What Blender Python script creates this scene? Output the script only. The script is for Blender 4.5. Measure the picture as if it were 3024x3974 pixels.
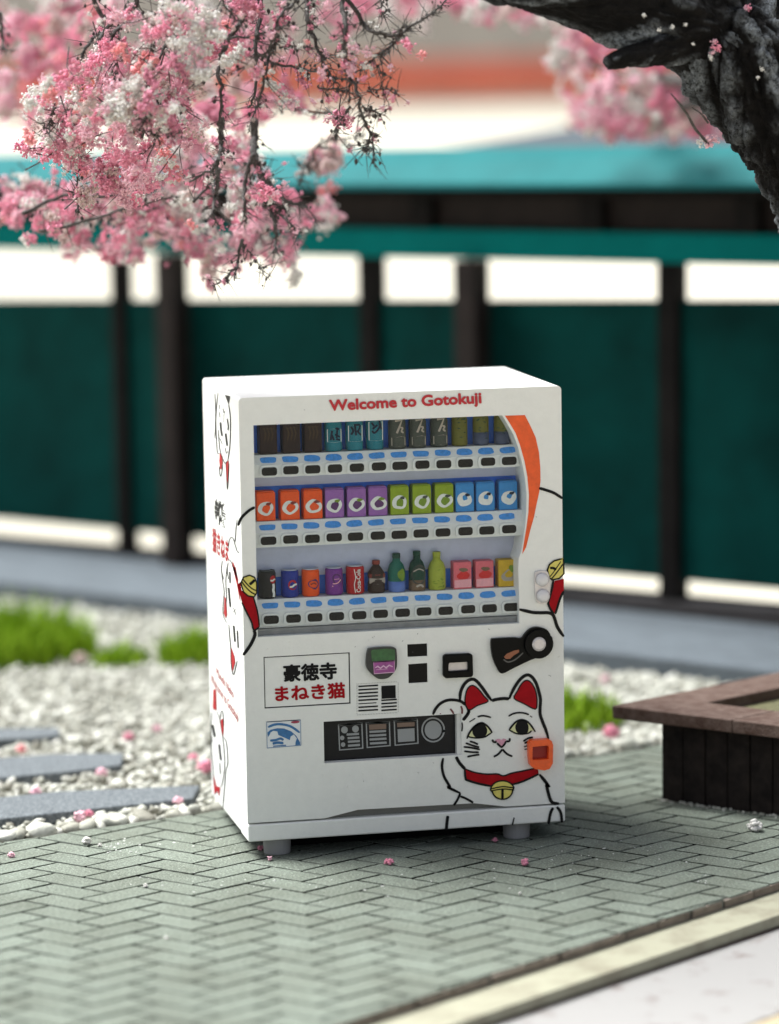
import bpy, bmesh, math, random
from mathutils import Vector, Matrix
from mathutils.geometry import tessellate_polygon
import numpy as np

random.seed(11)
rng = np.random.default_rng(5)
for o in list(bpy.data.objects):
    bpy.data.objects.remove(o)
SC = bpy.context.scene
COL = SC.collection

# ------------------------------------------------------------------ camera
CAM = Vector((-2.2732567, -13.05790258, 3.18230885))
YAW, PITCH, ROLL = math.radians(12.36151888), math.radians(7.80320289), math.radians(-0.91280512)
FPX, CX, CY = 13400.0, 1512.0, 1987.0
cf = Vector((math.sin(YAW) * math.cos(PITCH), math.cos(YAW) * math.cos(PITCH), -math.sin(PITCH)))
cr0 = Vector((math.cos(YAW), -math.sin(YAW), 0))
cu0 = cr0.cross(cf)
cr = math.cos(ROLL) * cr0 + math.sin(ROLL) * cu0
cu = -math.sin(ROLL) * cr0 + math.cos(ROLL) * cu0
cd = bpy.data.cameras.new('camera')
cam = bpy.data.objects.new('camera', cd)
COL.objects.link(cam)
cam.matrix_world = Matrix(((cr.x, cu.x, -cf.x, CAM.x), (cr.y, cu.y, -cf.y, CAM.y), (cr.z, cu.z, -cf.z, CAM.z), (0, 0, 0, 1)))
cd.sensor_fit = 'HORIZONTAL'
cd.sensor_width = 36.0
cd.lens = FPX / 3024.0 * 36.0
cd.clip_start, cd.clip_end = 0.5, 3000.0
cd.dof.use_dof = True
cd.dof.focus_distance = 13.55
cd.dof.aperture_fstop = 0.78
SC.camera = cam

# ------------------------------------------------------------------ light
SUN_DIR = Vector((-0.46, 0.36, 1.0)).normalized()          # towards the sun
sun_el = math.asin(SUN_DIR.z)
sun_az = math.atan2(SUN_DIR.x, SUN_DIR.y)
world = bpy.data.worlds.new("World")
SC.world = world
world.use_nodes = True
nt = world.node_tree
nt.nodes.clear()
sky = nt.nodes.new('ShaderNodeTexSky')
sky.sky_type = 'NISHITA'
sky.sun_disc = False
sky.sun_elevation = sun_el
sky.sun_rotation = sun_az
sky.air_density, sky.dust_density, sky.ozone_density = 1.0, 4.0, 1.0
hs = nt.nodes.new('ShaderNodeHueSaturation')                 # thin cloud: a paler sky
hs.inputs['Saturation'].default_value = 0.45
bg = nt.nodes.new('ShaderNodeBackground')
bg.inputs['Strength'].default_value = 0.068
wo = nt.nodes.new('ShaderNodeOutputWorld')
nt.links.new(sky.outputs[0], hs.inputs['Color'])
nt.links.new(hs.outputs[0], bg.inputs['Color'])
nt.links.new(bg.outputs[0], wo.inputs['Surface'])
ld = bpy.data.lights.new('sun', 'SUN')
ld.energy = 3.0
ld.angle = math.radians(30)
ld.color = (0.97, 1.0, 0.985)
sun = bpy.data.objects.new('sun', ld)
COL.objects.link(sun)
sun.rotation_euler = (-SUN_DIR).to_track_quat('-Z', 'Y').to_euler()
SC.view_settings.view_transform = 'Standard'
SC.view_settings.look = 'None'
SC.view_settings.exposure = 1.36
SC.view_settings.gamma = 1.0
SC.view_settings.use_curve_mapping = False

# ------------------------------------------------------------------ measuring: a sight line of the photograph meets a real plane
def ray(px, py):
    return cf * FPX + cr * (px - CX) - cu * (py - CY)
def at_y(px, py, y=0.0):
    d = ray(px, py); return CAM + d * ((y - CAM.y) / d.y)
def at_x(px, py, x=0.0):
    d = ray(px, py); return CAM + d * ((x - CAM.x) / d.x)
def at_z(px, py, z=0.0):
    d = ray(px, py); return CAM + d * ((z - CAM.z) / d.z)
def at_d(px, py, dist):
    return CAM + ray(px, py) * (dist / FPX)
def at_v(px, py, P, D):
    n = Vector((-D[1], D[0], 0)); d = ray(px, py); return CAM + d * ((P - CAM).dot(n) / d.dot(n))

# ------------------------------------------------------------------ materials
MATS = {}
def mat(name, col, rough=0.6, metal=0.0, spec=0.5, var=0.0, vscale=8.0, bump=0.0, bscale=60.0, col2=None, thr=None, world_co=True, objvar=0.0, bdist=0.01):
    """Principled paint whose colour wanders between col and col2 by noise, with a fine noise bump."""
    if name in MATS:
        return MATS[name]
    m = bpy.data.materials.new(name)
    m.use_nodes = True
    n = m.node_tree.nodes; l = m.node_tree.links
    b = n['Principled BSDF']
    b.inputs['Roughness'].default_value = rough
    b.inputs['Metallic'].default_value = metal
    b.inputs['Specular IOR Level'].default_value = spec
    c4 = (*col, 1)
    b.inputs['Base Color'].default_value = c4
    if var or bump or col2:
        geo = n.new('ShaderNodeNewGeometry') if world_co else n.new('ShaderNodeTexCoord')
        vec = geo.outputs['Position'] if world_co else geo.outputs['Object']
    last = None
    if var or col2:
        no = n.new('ShaderNodeTexNoise')
        no.inputs['Scale'].default_value = vscale
        no.inputs['Detail'].default_value = 6
        no.inputs['Roughness'].default_value = 0.65
        l.new(vec, no.inputs['Vector'])
        rp = n.new('ShaderNodeValToRGB')
        if col2:
            a, z = (thr or (0.4, 0.6))
            rp.color_ramp.elements[0].position = a
            rp.color_ramp.elements[1].position = z
            rp.color_ramp.elements[0].color = c4
            rp.color_ramp.elements[1].color = (*col2, 1)
        else:
            rp.color_ramp.elements[0].position = 0.3
            rp.color_ramp.elements[1].position = 0.7
            rp.color_ramp.elements[0].color = tuple(max(0, c * (1 - var)) for c in col) + (1,)
            rp.color_ramp.elements[1].color = tuple(min(1, c * (1 + var)) for c in col) + (1,)
        l.new(no.outputs['Fac'], rp.inputs['Fac'])
        last = rp.outputs['Color']
    if objvar:
        oi = n.new('ShaderNodeObjectInfo')
        mr = n.new('ShaderNodeMapRange')
        mr.inputs['To Min'].default_value = 1 - objvar
        mr.inputs['To Max'].default_value = 1 + objvar
        l.new(oi.outputs['Random'], mr.inputs['Value'])
        hv = n.new('ShaderNodeHueSaturation')
        if last is not None: l.new(last, hv.inputs['Color'])
        else: hv.inputs['Color'].default_value = c4
        l.new(mr.outputs[0], hv.inputs['Value'])
        last = hv.outputs[0]
    if last is not None:
        l.new(last, b.inputs['Base Color'])
    if bump:
        nb = n.new('ShaderNodeTexNoise')
        nb.inputs['Scale'].default_value = bscale
        nb.inputs['Detail'].default_value = 4
        l.new(vec, nb.inputs['Vector'])
        bp = n.new('ShaderNodeBump')
        bp.inputs['Strength'].default_value = bump
        bp.inputs['Distance'].default_value = bdist
        l.new(nb.outputs['Fac'], bp.inputs['Height'])
        l.new(bp.outputs[0], b.inputs['Normal'])
    MATS[name] = m
    return m

def ramp_mat(name, stops, rough=0.9, bump=0.0, bscale=90.0, grain=0.15, gscale=60.0, sss=0.0):
    """Colour chosen per object and per loose piece from a ramp; a little grain on top."""
    if name in MATS: return MATS[name]
    m = bpy.data.materials.new(name); m.use_nodes = True
    n = m.node_tree.nodes; l = m.node_tree.links
    b = n['Principled BSDF']; b.inputs['Roughness'].default_value = rough
    b.inputs['Specular IOR Level'].default_value = 0.2
    geo = n.new('ShaderNodeNewGeometry'); oi = n.new('ShaderNodeObjectInfo')
    ad = n.new('ShaderNodeMath'); ad.operation = 'ADD'
    fr = n.new('ShaderNodeMath'); fr.operation = 'FRACT'
    l.new(geo.outputs['Random Per Island'], ad.inputs[0]); l.new(oi.outputs['Random'], ad.inputs[1]); l.new(ad.outputs[0], fr.inputs[0])
    rp = n.new('ShaderNodeValToRGB'); rp.color_ramp.interpolation = 'LINEAR'
    els = rp.color_ramp.elements
    els[0].position, els[0].color = stops[0][0], (*stops[0][1], 1)
    els[1].position, els[1].color = stops[-1][0], (*stops[-1][1], 1)
    for p, c in stops[1:-1]:
        e = els.new(p); e.color = (*c, 1)
    l.new(fr.outputs[0], rp.inputs['Fac'])
    no = n.new('ShaderNodeTexNoise'); no.inputs['Scale'].default_value = gscale; no.inputs['Detail'].default_value = 5
    l.new(geo.outputs['Position'], no.inputs['Vector'])
    mr = n.new('ShaderNodeMapRange'); mr.inputs['From Min'].default_value = 0.3; mr.inputs['From Max'].default_value = 0.7
    mr.inputs['To Min'].default_value = 1 - grain; mr.inputs['To Max'].default_value = 1 + grain
    l.new(no.outputs['Fac'], mr.inputs['Value'])
    hv = n.new('ShaderNodeHueSaturation'); l.new(rp.outputs['Color'], hv.inputs['Color']); l.new(mr.outputs[0], hv.inputs['Value'])
    l.new(hv.outputs[0], b.inputs['Base Color'])
    if sss:
        b.inputs['Subsurface Weight'].default_value = sss
        b.inputs['Subsurface Radius'].default_value = (0.02, 0.012, 0.012)
        b.inputs['Subsurface Scale'].default_value = 0.6
    if bump:
        nb = n.new('ShaderNodeTexNoise'); nb.inputs['Scale'].default_value = bscale; nb.inputs['Detail'].default_value = 3
        l.new(geo.outputs['Position'], nb.inputs['Vector'])
        bp = n.new('ShaderNodeBump'); bp.inputs['Strength'].default_value = bump; bp.inputs['Distance'].default_value = 0.01
        l.new(nb.outputs['Fac'], bp.inputs['Height']); l.new(bp.outputs[0], b.inputs['Normal'])
    MATS[name] = m
    return m

def sheet_glass():
    m = bpy.data.materials.new('clear_sheet'); m.use_nodes = True
    n = m.node_tree.nodes; l = m.node_tree.links; n.clear()
    out = n.new('ShaderNodeOutputMaterial'); mx = n.new('ShaderNodeMixShader'); tr = n.new('ShaderNodeBsdfTransparent'); gl = n.new('ShaderNodeBsdfGlossy')
    tr.inputs['Color'].default_value = (0.96, 0.975, 0.98, 1)
    gl.inputs['Roughness'].default_value = 0.08
    mx.inputs['Fac'].default_value = 0.006
    l.new(tr.outputs[0], mx.inputs[1]); l.new(gl.outputs[0], mx.inputs[2]); l.new(mx.outputs[0], out.inputs['Surface'])
    return m

# ------------------------------------------------------------------ objects
def tag(o, label=None, cat=None, group=None, kind=None):
    if label: o['label'] = label
    if cat: o['category'] = cat
    if group: o['group'] = group
    if kind: o['kind'] = kind
    return o
def link(name, me, m=None, parent=None):
    o = bpy.data.objects.new(name, me)
    COL.objects.link(o)
    if m is not None and me is not None and len(me.materials) == 0:
        me.materials.append(m)
    if parent is not None: o.parent = parent
    return o
def empty(name, loc, label=None, cat=None, group=None):
    o = bpy.data.objects.new(name, None); COL.objects.link(o); o.location = loc
    o.empty_display_size = 0.1
    return tag(o, label, cat, group)
def mesh(name, V, F, smooth=False):
    me = bpy.data.meshes.new(name)
    me.from_pydata([tuple(v) for v in V], [], [tuple(f) for f in F])
    if smooth:
        me.polygons.foreach_set('use_smooth', [True] * len(me.polygons))
    me.update()
    return me
def loc_of(parent):
    return parent.location.copy() if parent is not None else Vector((0, 0, 0))

class MB:
    """collects shapes in world coordinates and links them as ONE mesh object"""
    def __init__(s): s.V = []; s.F = []
    def add(s, V, F):
        k = len(s.V); s.V += [Vector(v) for v in V]; s.F += [tuple(i + k for i in f) for f in F]; return s
    def box(s, x0, x1, y0, y1, z0, z1):
        V = [(x, y, z) for z in (z0, z1) for y in (y0, y1) for x in (x0, x1)]
        return s.add(V, [(0, 2, 3, 1), (4, 5, 7, 6), (0, 1, 5, 4), (2, 6, 7, 3), (0, 4, 6, 2), (1, 3, 7, 5)])
    def hexa(s, P):   # 8 points: bottom four, top four, both counter-clockwise from above
        return s.add(P, [(3, 2, 1, 0), (4, 5, 6, 7), (0, 1, 5, 4), (1, 2, 6, 5), (2, 3, 7, 6), (3, 0, 4, 7)])
    def lathe(s, prof, c, n=20, axis='z'):
        V = []; F = []
        for r, h in prof:
            for i in range(n):
                a = 2 * math.pi * i / n
                p = (r * math.cos(a), r * math.sin(a), h) if axis == 'z' else (r * math.cos(a), -h, r * math.sin(a))
                V.append(Vector(p) + Vector(c))
        for k in range(len(prof) - 1):
            for i in range(n):
                j = (i + 1) % n
                F.append((k * n + i, k * n + j, (k + 1) * n + j, (k + 1) * n + i))
        F.append(tuple(range(n))[::-1]); F.append(tuple(range((len(prof) - 1) * n, len(prof) * n)))
        return s.add(V, F)
    def tube(s, P, R, n=6):
        V = []; F = []
        up = Vector((0.3, 0.2, 1)).normalized()
        for i, p in enumerate(P):
            t = (P[min(i + 1, len(P) - 1)] - P[max(i - 1, 0)])
            t = t.normalized() if t.length > 1e-9 else Vector((0, 0, 1))
            a = t.cross(up)
            if a.length < 1e-3: a = t.cross(Vector((1, 0, 0)))
            a.normalize(); b = t.cross(a)
            for k in range(n):
                g = 2 * math.pi * k / n
                V.append(p + (a * math.cos(g) + b * math.sin(g)) * R[i])
        for i in range(len(P) - 1):
            for k in range(n):
                j = (k + 1) % n
                F.append((i * n + k, i * n + j, (i + 1) * n + j, (i + 1) * n + k))
        F.append(tuple(range(n))[::-1]); F.append(tuple(range((len(P) - 1) * n, len(P) * n)))
        return s.add(V, F)
    def build(s, name, m, parent=None, bevel=0.0, seg=2, smooth=False, sub=False):
        o0 = loc_of(parent)
        me = mesh(name, [v - o0 for v in s.V], s.F, smooth)
        if sub is False and smooth is False: pass
        o = link(name, me, m, parent)
        if bevel:
            b = o.modifiers.new('bevel', 'BEVEL'); b.width = bevel; b.segments = seg; b.limit_method = 'ANGLE'; b.angle_limit = math.radians(35)
            b.harden_normals = False
        return o

def world_build(mb, name, m, root, sub_of=None, **k):
    """part of root (or of a part of root whose own origin sits at root's)"""
    o = mb.build(name, m, None, **k)
    o0 = root.location
    for v in o.data.vertices: v.co -= o0
    o.parent = sub_of or root
    return o

def smoothed(P, n=6, closed=False):
    P = [Vector(p) for p in P]
    if len(P) < 3: return P
    out = []
    N = len(P)
    rngk = range(N if closed else N - 1)
    for i in rngk:
        g = lambda k: P[k % N] if closed else P[max(0, min(N - 1, k))]
        p0, p1, p2, p3 = g(i - 1), g(i), g(i + 1), g(i + 2)
        for q in range(n):
            t = q / n
            out.append(0.5 * ((2 * p1) + (-p0 + p2) * t + (2 * p0 - 5 * p1 + 4 * p2 - p3) * t * t + (-p0 + 3 * p1 - 3 * p2 + p3) * t ** 3))
    if not closed: out.append(P[-1])
    return out

class Print:
    """flat print traced in photograph pixels and laid on a real plane by `f(px, py, lift)`"""
    def __init__(s, f): s.f = f; s.V = []; s.F = []; s.E = []
    def fill(s, pts, lift=0, sm=True):
        s.E.append((len(s.V), len(s.F)))
        P = smoothed([Vector((x, y, 0)) for x, y in pts], 5, True) if sm else [Vector((x, y, 0)) for x, y in pts]
        k = len(s.V)
        tr = tessellate_polygon([P])
        s.V += [s.f(p.x, p.y, lift) for p in P]
        s.F += [tuple(i + k for i in t) for t in tr]
        return s
    def line(s, pts, w, lift=0, sm=True, taper=True):
        s.E.append((len(s.V), len(s.F)))
        P = [Vector((x, y, 0)) for x, y in pts]
        if sm: P = smoothed(P, 5)
        k = len(s.V); n = len(P)
        for i, p in enumerate(P):
            t = P[min(i + 1, n - 1)] - P[max(i - 1, 0)]
            t = t.normalized() if t.length else Vector((1, 0, 0))
            q = Vector((-t.y, t.x, 0))
            e = min(i, n - 1 - i) / max(1, n - 1)
            ww = w * 0.5 * ((0.6 + min(0.4, e * 4)) if taper else 1)
            a = p + q * ww; b = p - q * ww
            s.V += [s.f(a.x, a.y, lift), s.f(b.x, b.y, lift)]
        for i in range(n - 1):
            s.F.append((k + 2 * i, k + 2 * i + 1, k + 2 * i + 3, k + 2 * i + 2))
        return s
    def ell(s, cx, cy, rx, ry, lift=0, n=22, rot=0):
        return s.fill([(cx + rx * math.cos(a) * math.cos(rot) - ry * math.sin(a) * math.sin(rot), cy + rx * math.cos(a) * math.sin(rot) + ry * math.sin(a) * math.cos(rot)) for a in [2 * math.pi * i / n for i in range(n)]], lift, False)
    def rect(s, x0, y0, x1, y1, sl=0.0, lift=0):
        return s.fill([(x0, y0), (x1, y0 + sl * (x1 - x0)), (x1, y1 + sl * (x1 - x0)), (x0, y1)], lift, False)
    def ring(s, pts, w, lift=0, sm=False):
        P = list(pts) + [pts[0], pts[1]]
        return s.line(P, w, lift, sm, False)
    def build(s, name, m, root, sub_of=None):
        o0 = root.location
        me = mesh(name, [Vector(v) - o0 for v in s.V], s.F)
        return link(name, me, m, sub_of or root)

def each(pr, names, m, root, sub_of=None):
    """every patch of a print as a piece of its own"""
    ends = pr.E[1:] + [(len(pr.V), len(pr.F))]
    for k, ((v0, f0), (v1, f1)) in enumerate(zip(pr.E, ends)):
        nm = names if isinstance(names, str) else names[k]
        me = mesh(nm, [Vector(v) - root.location for v in pr.V[v0:v1]], [tuple(i - v0 for i in f) for f in pr.F[f0:f1]])
        link(nm, me, m, sub_of or root)

def text_geo(body, bold=0.0, rot180=False, spacing=1.0):
    c = bpy.data.curves.new('lettering', 'FONT')
    c.body = body; c.size = 1.0; c.offset = bold; c.fill_mode = 'FRONT'; c.resolution_u = 3; c.space_character = spacing
    o = bpy.data.objects.new('lettering', c); COL.objects.link(o)
    dg = bpy.context.evaluated_depsgraph_get()
    me = bpy.data.meshes.new_from_object(o.evaluated_get(dg))
    V = [v.co.copy() for v in me.vertices]; F = [tuple(p.vertices) for p in me.polygons]
    bpy.data.objects.remove(o); bpy.data.curves.remove(c); bpy.data.meshes.remove(me)
    x0 = min(v.x for v in V); x1 = max(v.x for v in V); y0 = min(v.y for v in V); y1 = max(v.y for v in V)
    U = [((v.x - x0) / (x1 - x0), (v.y - y0) / (y1 - y0)) for v in V]
    if rot180: U = [(1 - a, 1 - b) for a, b in U]
    return U, F

def lettering(name, body, corners, f, m, root, lift=0, bold=0.0, rot180=False, sub_of=None, spacing=1.0, fat=0.0):
    """corners in pixels: lower-left, lower-right, upper-left"""
    U, F = text_geo(body, bold, rot180, spacing)
    a, b, c = corners
    V = []; F0 = F; F = []
    for q, (ox, oy) in enumerate([(0, 0)] + ([(fat, 0), (-fat, 0), (0, fat), (0, -fat), (fat * .7, fat * .7), (-fat * .7, fat * .7), (fat * .7, -fat * .7), (-fat * .7, -fat * .7)] if fat else [])):
        F += [tuple(i + len(V) for i in t) for t in F0]
        for u, v in U:
            V.append(f(a[0] + (b[0] - a[0]) * u + (c[0] - a[0]) * v + ox, a[1] + (b[1] - a[1]) * u + (c[1] - a[1]) * v + oy, lift + q * .3))
    o0 = root.location
    return link(name, mesh(name, [p - o0 for p in V], F), m, sub_of or root)

# ------------------------------------------------------------------ paints
white = mat('white_enamel', (0.80, 0.80, 0.77), 0.42, bump=0.30, bscale=95, var=0.03, vscale=20, bdist=0.004)
white_in = mat('white_plastic', (0.72, 0.72, 0.70), 0.45, var=0.06, vscale=60)
ink = mat('black_ink', (0.006, 0.006, 0.007), 0.5, spec=0.15)
red = mat('red_ink', (0.36, 0.002, 0.008), 0.5, spec=.12, var=0.15, vscale=30)
yellow = mat('yellow_ink', (0.70, 0.60, 0.13), 0.5, var=0.12, vscale=50)
paleyellow = mat('pale_yellow_ink', (0.66, 0.66, 0.36), 0.5)
pinkink = mat('pink_ink', (0.66, 0.32, 0.42), 0.5, var=0.15, vscale=150)
orange = mat('orange_ink', (0.80, 0.095, 0.008), 0.5, var=0.14, vscale=25)
blackpl = mat('black_plastic', (0.004, 0.004, 0.004), 0.35, spec=0.09, var=0.3, vscale=40)
buttonbl = mat('button_black', (0.010, 0.008, 0.007), 0.5, spec=0.15)
silver = mat('silver_plastic', (0.62, 0.58, 0.58), 0.3, metal=0.2, var=0.1, vscale=60)
skyblue = mat('label_blue', (0.05, 0.26, 0.66), 0.5, var=0.25, vscale=90)
backblue = mat('backdrop_blue', (0.03, 0.21, 1.0), 0.5, var=0.12, vscale=12)
lavender = mat('backdrop_lavender', (0.47, 0.50, 0.66), 0.5, var=0.06, vscale=20)
slate = mat('slot_slate', (0.009, 0.0095, 0.012), 0.35, spec=0.2, var=0.25, vscale=15)
icongrey = mat('icon_grey', (0.30, 0.31, 0.32), 0.5)
iconbrown = mat('icon_brown', (0.20, 0.13, 0.10), 0.5)

# ================================================================== SETTING
ground_m = mat('pale_ground', (0.50, 0.462, 0.375), 0.8, var=0.03, vscale=0.6)
mb = MB()
S = 700.0
mb.add([(-S, -60, -0.155), (S, -60, -0.155), (S, 1200, -0.155), (-S, 1200, -0.155)], [(0, 1, 2, 3)])
ground = mb.build('ground', ground_m); tag(ground, kind='structure')

# paving: direction of the two brick courses, measured on the ground
DA = Vector((math.cos(math.radians(29.8)), math.sin(math.radians(29.8)), 0))
DB = Vector((math.cos(math.radians(-48.6)), math.sin(math.radians(-48.6)), 0))
N0 = Vector((0.069, -2.198, 0)); N1 = Vector((1.876, -0.909, 0))     # near edge
ND = (N1 - N0).normalized()
K0 = Vector((-0.915, 0.567, 0)); K1 = Vector((2.186, 1.632, 0))      # far edge
KD = (K1 - K0).normalized()
edge_wood = mat('pale_plywood', (0.34, 0.328, 0.245), 0.8, spec=.2, col2=(0.21, 0.185, 0.135), thr=(0.44, 0.74), vscale=7, bump=0.15, bscale=40)
dark_edge = mat('charred_edge', (0.19, 0.155, 0.125), 0.8, var=0.35, vscale=14, bump=0.4, bscale=40)
mortar_m = mat('joint_dark', (0.014, 0.014, 0.013), 0.95, col2=(0.16, 0.165, 0.15), thr=(0.53, 0.62), vscale=9)
def quad_slab(name, P, z0, z1, m, kind=None, parent=None, bevel=0.0):
    mb = MB(); n = len(P)
    V = [Vector((p[0], p[1], z0)) for p in P] + [Vector((p[0], p[1], z1)) for p in P]
    F = [tuple(range(n))[::-1], tuple(range(n, 2 * n))] + [(i, (i + 1) % n, n + (i + 1) % n, n + i) for i in range(n)]
    mb.add(V, F)
    o = mb.build(name, m, parent, bevel=bevel)
    if kind: tag(o, kind=kind)
    return o
pL, pR = N0 - ND * 5.0, N0 + ND * 7.0
kL, kR = K0 - KD * 3.0, K0 + KD * 6.5
pav_poly = [pL, pR, kR, kL]
pavement = quad_slab('pavement', pav_poly, -0.034, -0.0075, mortar_m, 'structure')
nrm = Vector((ND.y, -ND.x, 0))
FDb = Vector((math.cos(math.radians(-50.5)), math.sin(math.radians(-50.5)), 0)); FNb = Vector((-FDb.y, FDb.x, 0))
BK = [Vector((2.304, 3.697, 0)) + FDb * 4.9 + FNb * 1.6, Vector((2.304, 3.697, 0)) - FDb * 8.9 + FNb * 1.6]
LEDGE = 0.215
base = quad_slab('base_board', [pL + nrm * LEDGE, pR + nrm * LEDGE] + BK, -0.079, -0.036, edge_wood, 'structure', bevel=0.004)
seam = quad_slab('base_seam', [pL + nrm * (LEDGE + .012), pR + nrm * (LEDGE + .012)] + BK, -0.153, -0.0795, mat('seam_brown', (0.05, 0.024, 0.018), 0.9, var=0.4, vscale=10), 'structure')
board_m = mat('lilac_board', (0.29, 0.278, 0.268), 0.75, col2=(0.17, 0.135, 0.125), thr=(0.56, 0.72), vscale=9, bump=0.25, bscale=45)
yb_m = mat('front_plank_wood', (0.42, 0.34, 0.22), .7, var=.15, vscale=6)
fq = lambda s, n: Vector((N0.x, N0.y, 0)) + ND * s + nrm * n
a0 = at_z(2880, 3986, -.0835); nb_ = (a0 - N0).dot(nrm)
board = quad_slab('table_board', [fq(-5, nb_), fq(7, nb_), fq(7, LEDGE + .004), fq(-5, LEDGE + .004)], -.154, -.0835, board_m, 'structure')
board2 = quad_slab('table_board', [fq(-5, nb_ + 1.6), fq(7, nb_ + 1.6), fq(7, nb_ + .012), fq(-5, nb_ + .012)], -.154, -.0835, yb_m, 'structure')
edging = MB()
for i in range(60):
    a = N0 + ND * (-4.6 + i * 0.19 + random.uniform(-.01, .01)); b = a + ND * random.uniform(0.175, 0.186)
    t = random.uniform(0.004, 0.009)
    q = lambda p, o, z: p + nrm * o + Vector((0, 0, z))
    edging.hexa([q(a, t, -0.033), q(b, t, -0.033), q(b, -0.01, -0.033), q(a, -0.01, -0.033), q(a, t, -0.006), q(b, t, -0.006), q(b, -0.01, -0.006), q(a, -0.01, -0.006)])
e = edging.build('edge_strip', dark_edge, pavement); tag(e, kind='stuff')

def brick_mat():
    m = bpy.data.materials.new('grey_paver'); m.use_nodes = True
    n = m.node_tree.nodes; l = m.node_tree.links; b = n['Principled BSDF']
    b.inputs['Roughness'].default_value = 0.92; b.inputs['Specular IOR Level'].default_value = 0.25
    geo = n.new('ShaderNodeNewGeometry'); oi = n.new('ShaderNodeObjectInfo')
    def noise(sc, det=5, ro=0.6):
        x = n.new('ShaderNodeTexNoise'); x.inputs['Scale'].default_value = sc; x.inputs['Detail'].default_value = det; x.inputs['Roughness'].default_value = ro
        l.new(geo.outputs['Position'], x.inputs['Vector']); return x.outputs['Fac']
    r1 = n.new('ShaderNodeValToRGB'); r1.color_ramp.elements[0].color = (0.092, 0.105, 0.086, 1); r1.color_ramp.elements[1].color = (0.200, 0.226, 0.190, 1)
    r1.color_ramp.elements[0].position = .3; r1.color_ramp.elements[1].position = .7
    l.new(noise(70, 9, 0.9), r1.inputs['Fac'])
    # pale dust grains
    r2 = n.new('ShaderNodeValToRGB'); r2.color_ramp.elements[0].position = 0.545; r2.color_ramp.elements[1].position = 0.61
    r2.color_ramp.elements[0].color = (0, 0, 0, 1); r2.color_ramp.elements[1].color = (1, 1, 1, 1)
    l.new(noise(120, 4, 0.75), r2.inputs['Fac'])
    mx = n.new('ShaderNodeMixRGB'); mx.inputs['Color2'].default_value = (0.42, 0.45, 0.40, 1)
    ml = n.new('ShaderNodeMath'); ml.operation = 'MULTIPLY'; ml.inputs[1].default_value = 0.75
    l.new(r2.outputs['Color'], ml.inputs[0]); l.new(ml.outputs[0], mx.inputs['Fac']); l.new(r1.outputs['Color'], mx.inputs['Color1'])
    r3 = n.new('ShaderNodeValToRGB'); r3.color_ramp.elements[0].position = 0.58; r3.color_ramp.elements[1].position = 0.66
    r3.color_ramp.elements[0].color = (0, 0, 0, 1); r3.color_ramp.elements[1].color = (1, 1, 1, 1)
    l.new(noise(75, 2, 0.5), r3.inputs['Fac'])
    mx2 = n.new('ShaderNodeMixRGB'); mx2.inputs['Color2'].default_value = (0.06, 0.064, 0.055, 1)
    ml2 = n.new('ShaderNodeMath'); ml2.operation = 'MULTIPLY'; ml2.inputs[1].default_value = 0.5
    l.new(r3.outputs['Color'], ml2.inputs[0]); l.new(ml2.outputs[0], mx2.inputs['Fac']); l.new(mx.outputs[0], mx2.inputs['Color1'])
    r4 = n.new('ShaderNodeValToRGB'); r4.color_ramp.elements[0].position = .32; r4.color_ramp.elements[1].position = .68
    r4.color_ramp.elements[0].color = (0.80, 0.79, 0.75, 1); r4.color_ramp.elements[1].color = (1.12, 1.14, 1.12, 1)
    l.new(noise(2.6, 5, 0.6), r4.inputs['Fac'])
    mx3 = n.new('ShaderNodeMixRGB'); mx3.blend_type = 'MULTIPLY'; mx3.inputs['Fac'].default_value = 1.0
    l.new(mx2.outputs[0], mx3.inputs['Color1']); l.new(r4.outputs['Color'], mx3.inputs['Color2'])
    hv = n.new('ShaderNodeHueSaturation'); l.new(mx3.outputs[0], hv.inputs['Color'])
    mr = n.new('ShaderNodeMapRange'); mr.inputs['To Min'].default_value = .96; mr.inputs['To Max'].default_value = 1.05
    l.new(oi.outputs['Random'], mr.inputs['Value']); l.new(mr.outputs[0], hv.inputs['Value'])
    l.new(hv.outputs[0], b.inputs['Base Color'])
    bp = n.new('ShaderNodeBump'); bp.inputs['Strength'].default_value = 0.55; bp.inputs['Distance'].default_value = 0.006
    l.new(noise(110, 5, 0.7), bp.inputs['Height']); l.new(bp.outputs[0], b.inputs['Normal'])
    return m
paver = brick_mat()
charred = mat('charred_joint', (0.006, 0.006, 0.005), 0.95, spec=0.05, col2=(0.16, 0.17, 0.15), thr=(0.60, 0.70), vscale=7)
pale_side = mat('dusty_joint', (0.02, 0.02, 0.018), 0.95, spec=0.05, col2=(0.19, 0.205, 0.175), thr=(0.40, 0.50), vscale=9)  # paler joint sides, chosen by course direction and place on the paving
BW = 0.1355
ORG = Vector((0.042, -0.309, 0)) - DA * (2 * BW)           # lattice vertex (2,0) sits on the measured apex
DBn = -DB
def lat(a, b): return ORG + DA * (a * BW) + DBn * (b * BW)
def clip(P, o, d):     # keep the left side of the line o + t d
    out = []
    side = lambda p: d.x * (p.y - o.y) - d.y * (p.x - o.x)
    for i, p in enumerate(P):
        q = P[(i + 1) % len(P)]; sp, sq = side(p), side(q)
        if sp >= 0: out.append(p)
        if sp * sq < 0: out.append(p + (q - p) * (sp / (sp - sq)))
    return out
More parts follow.
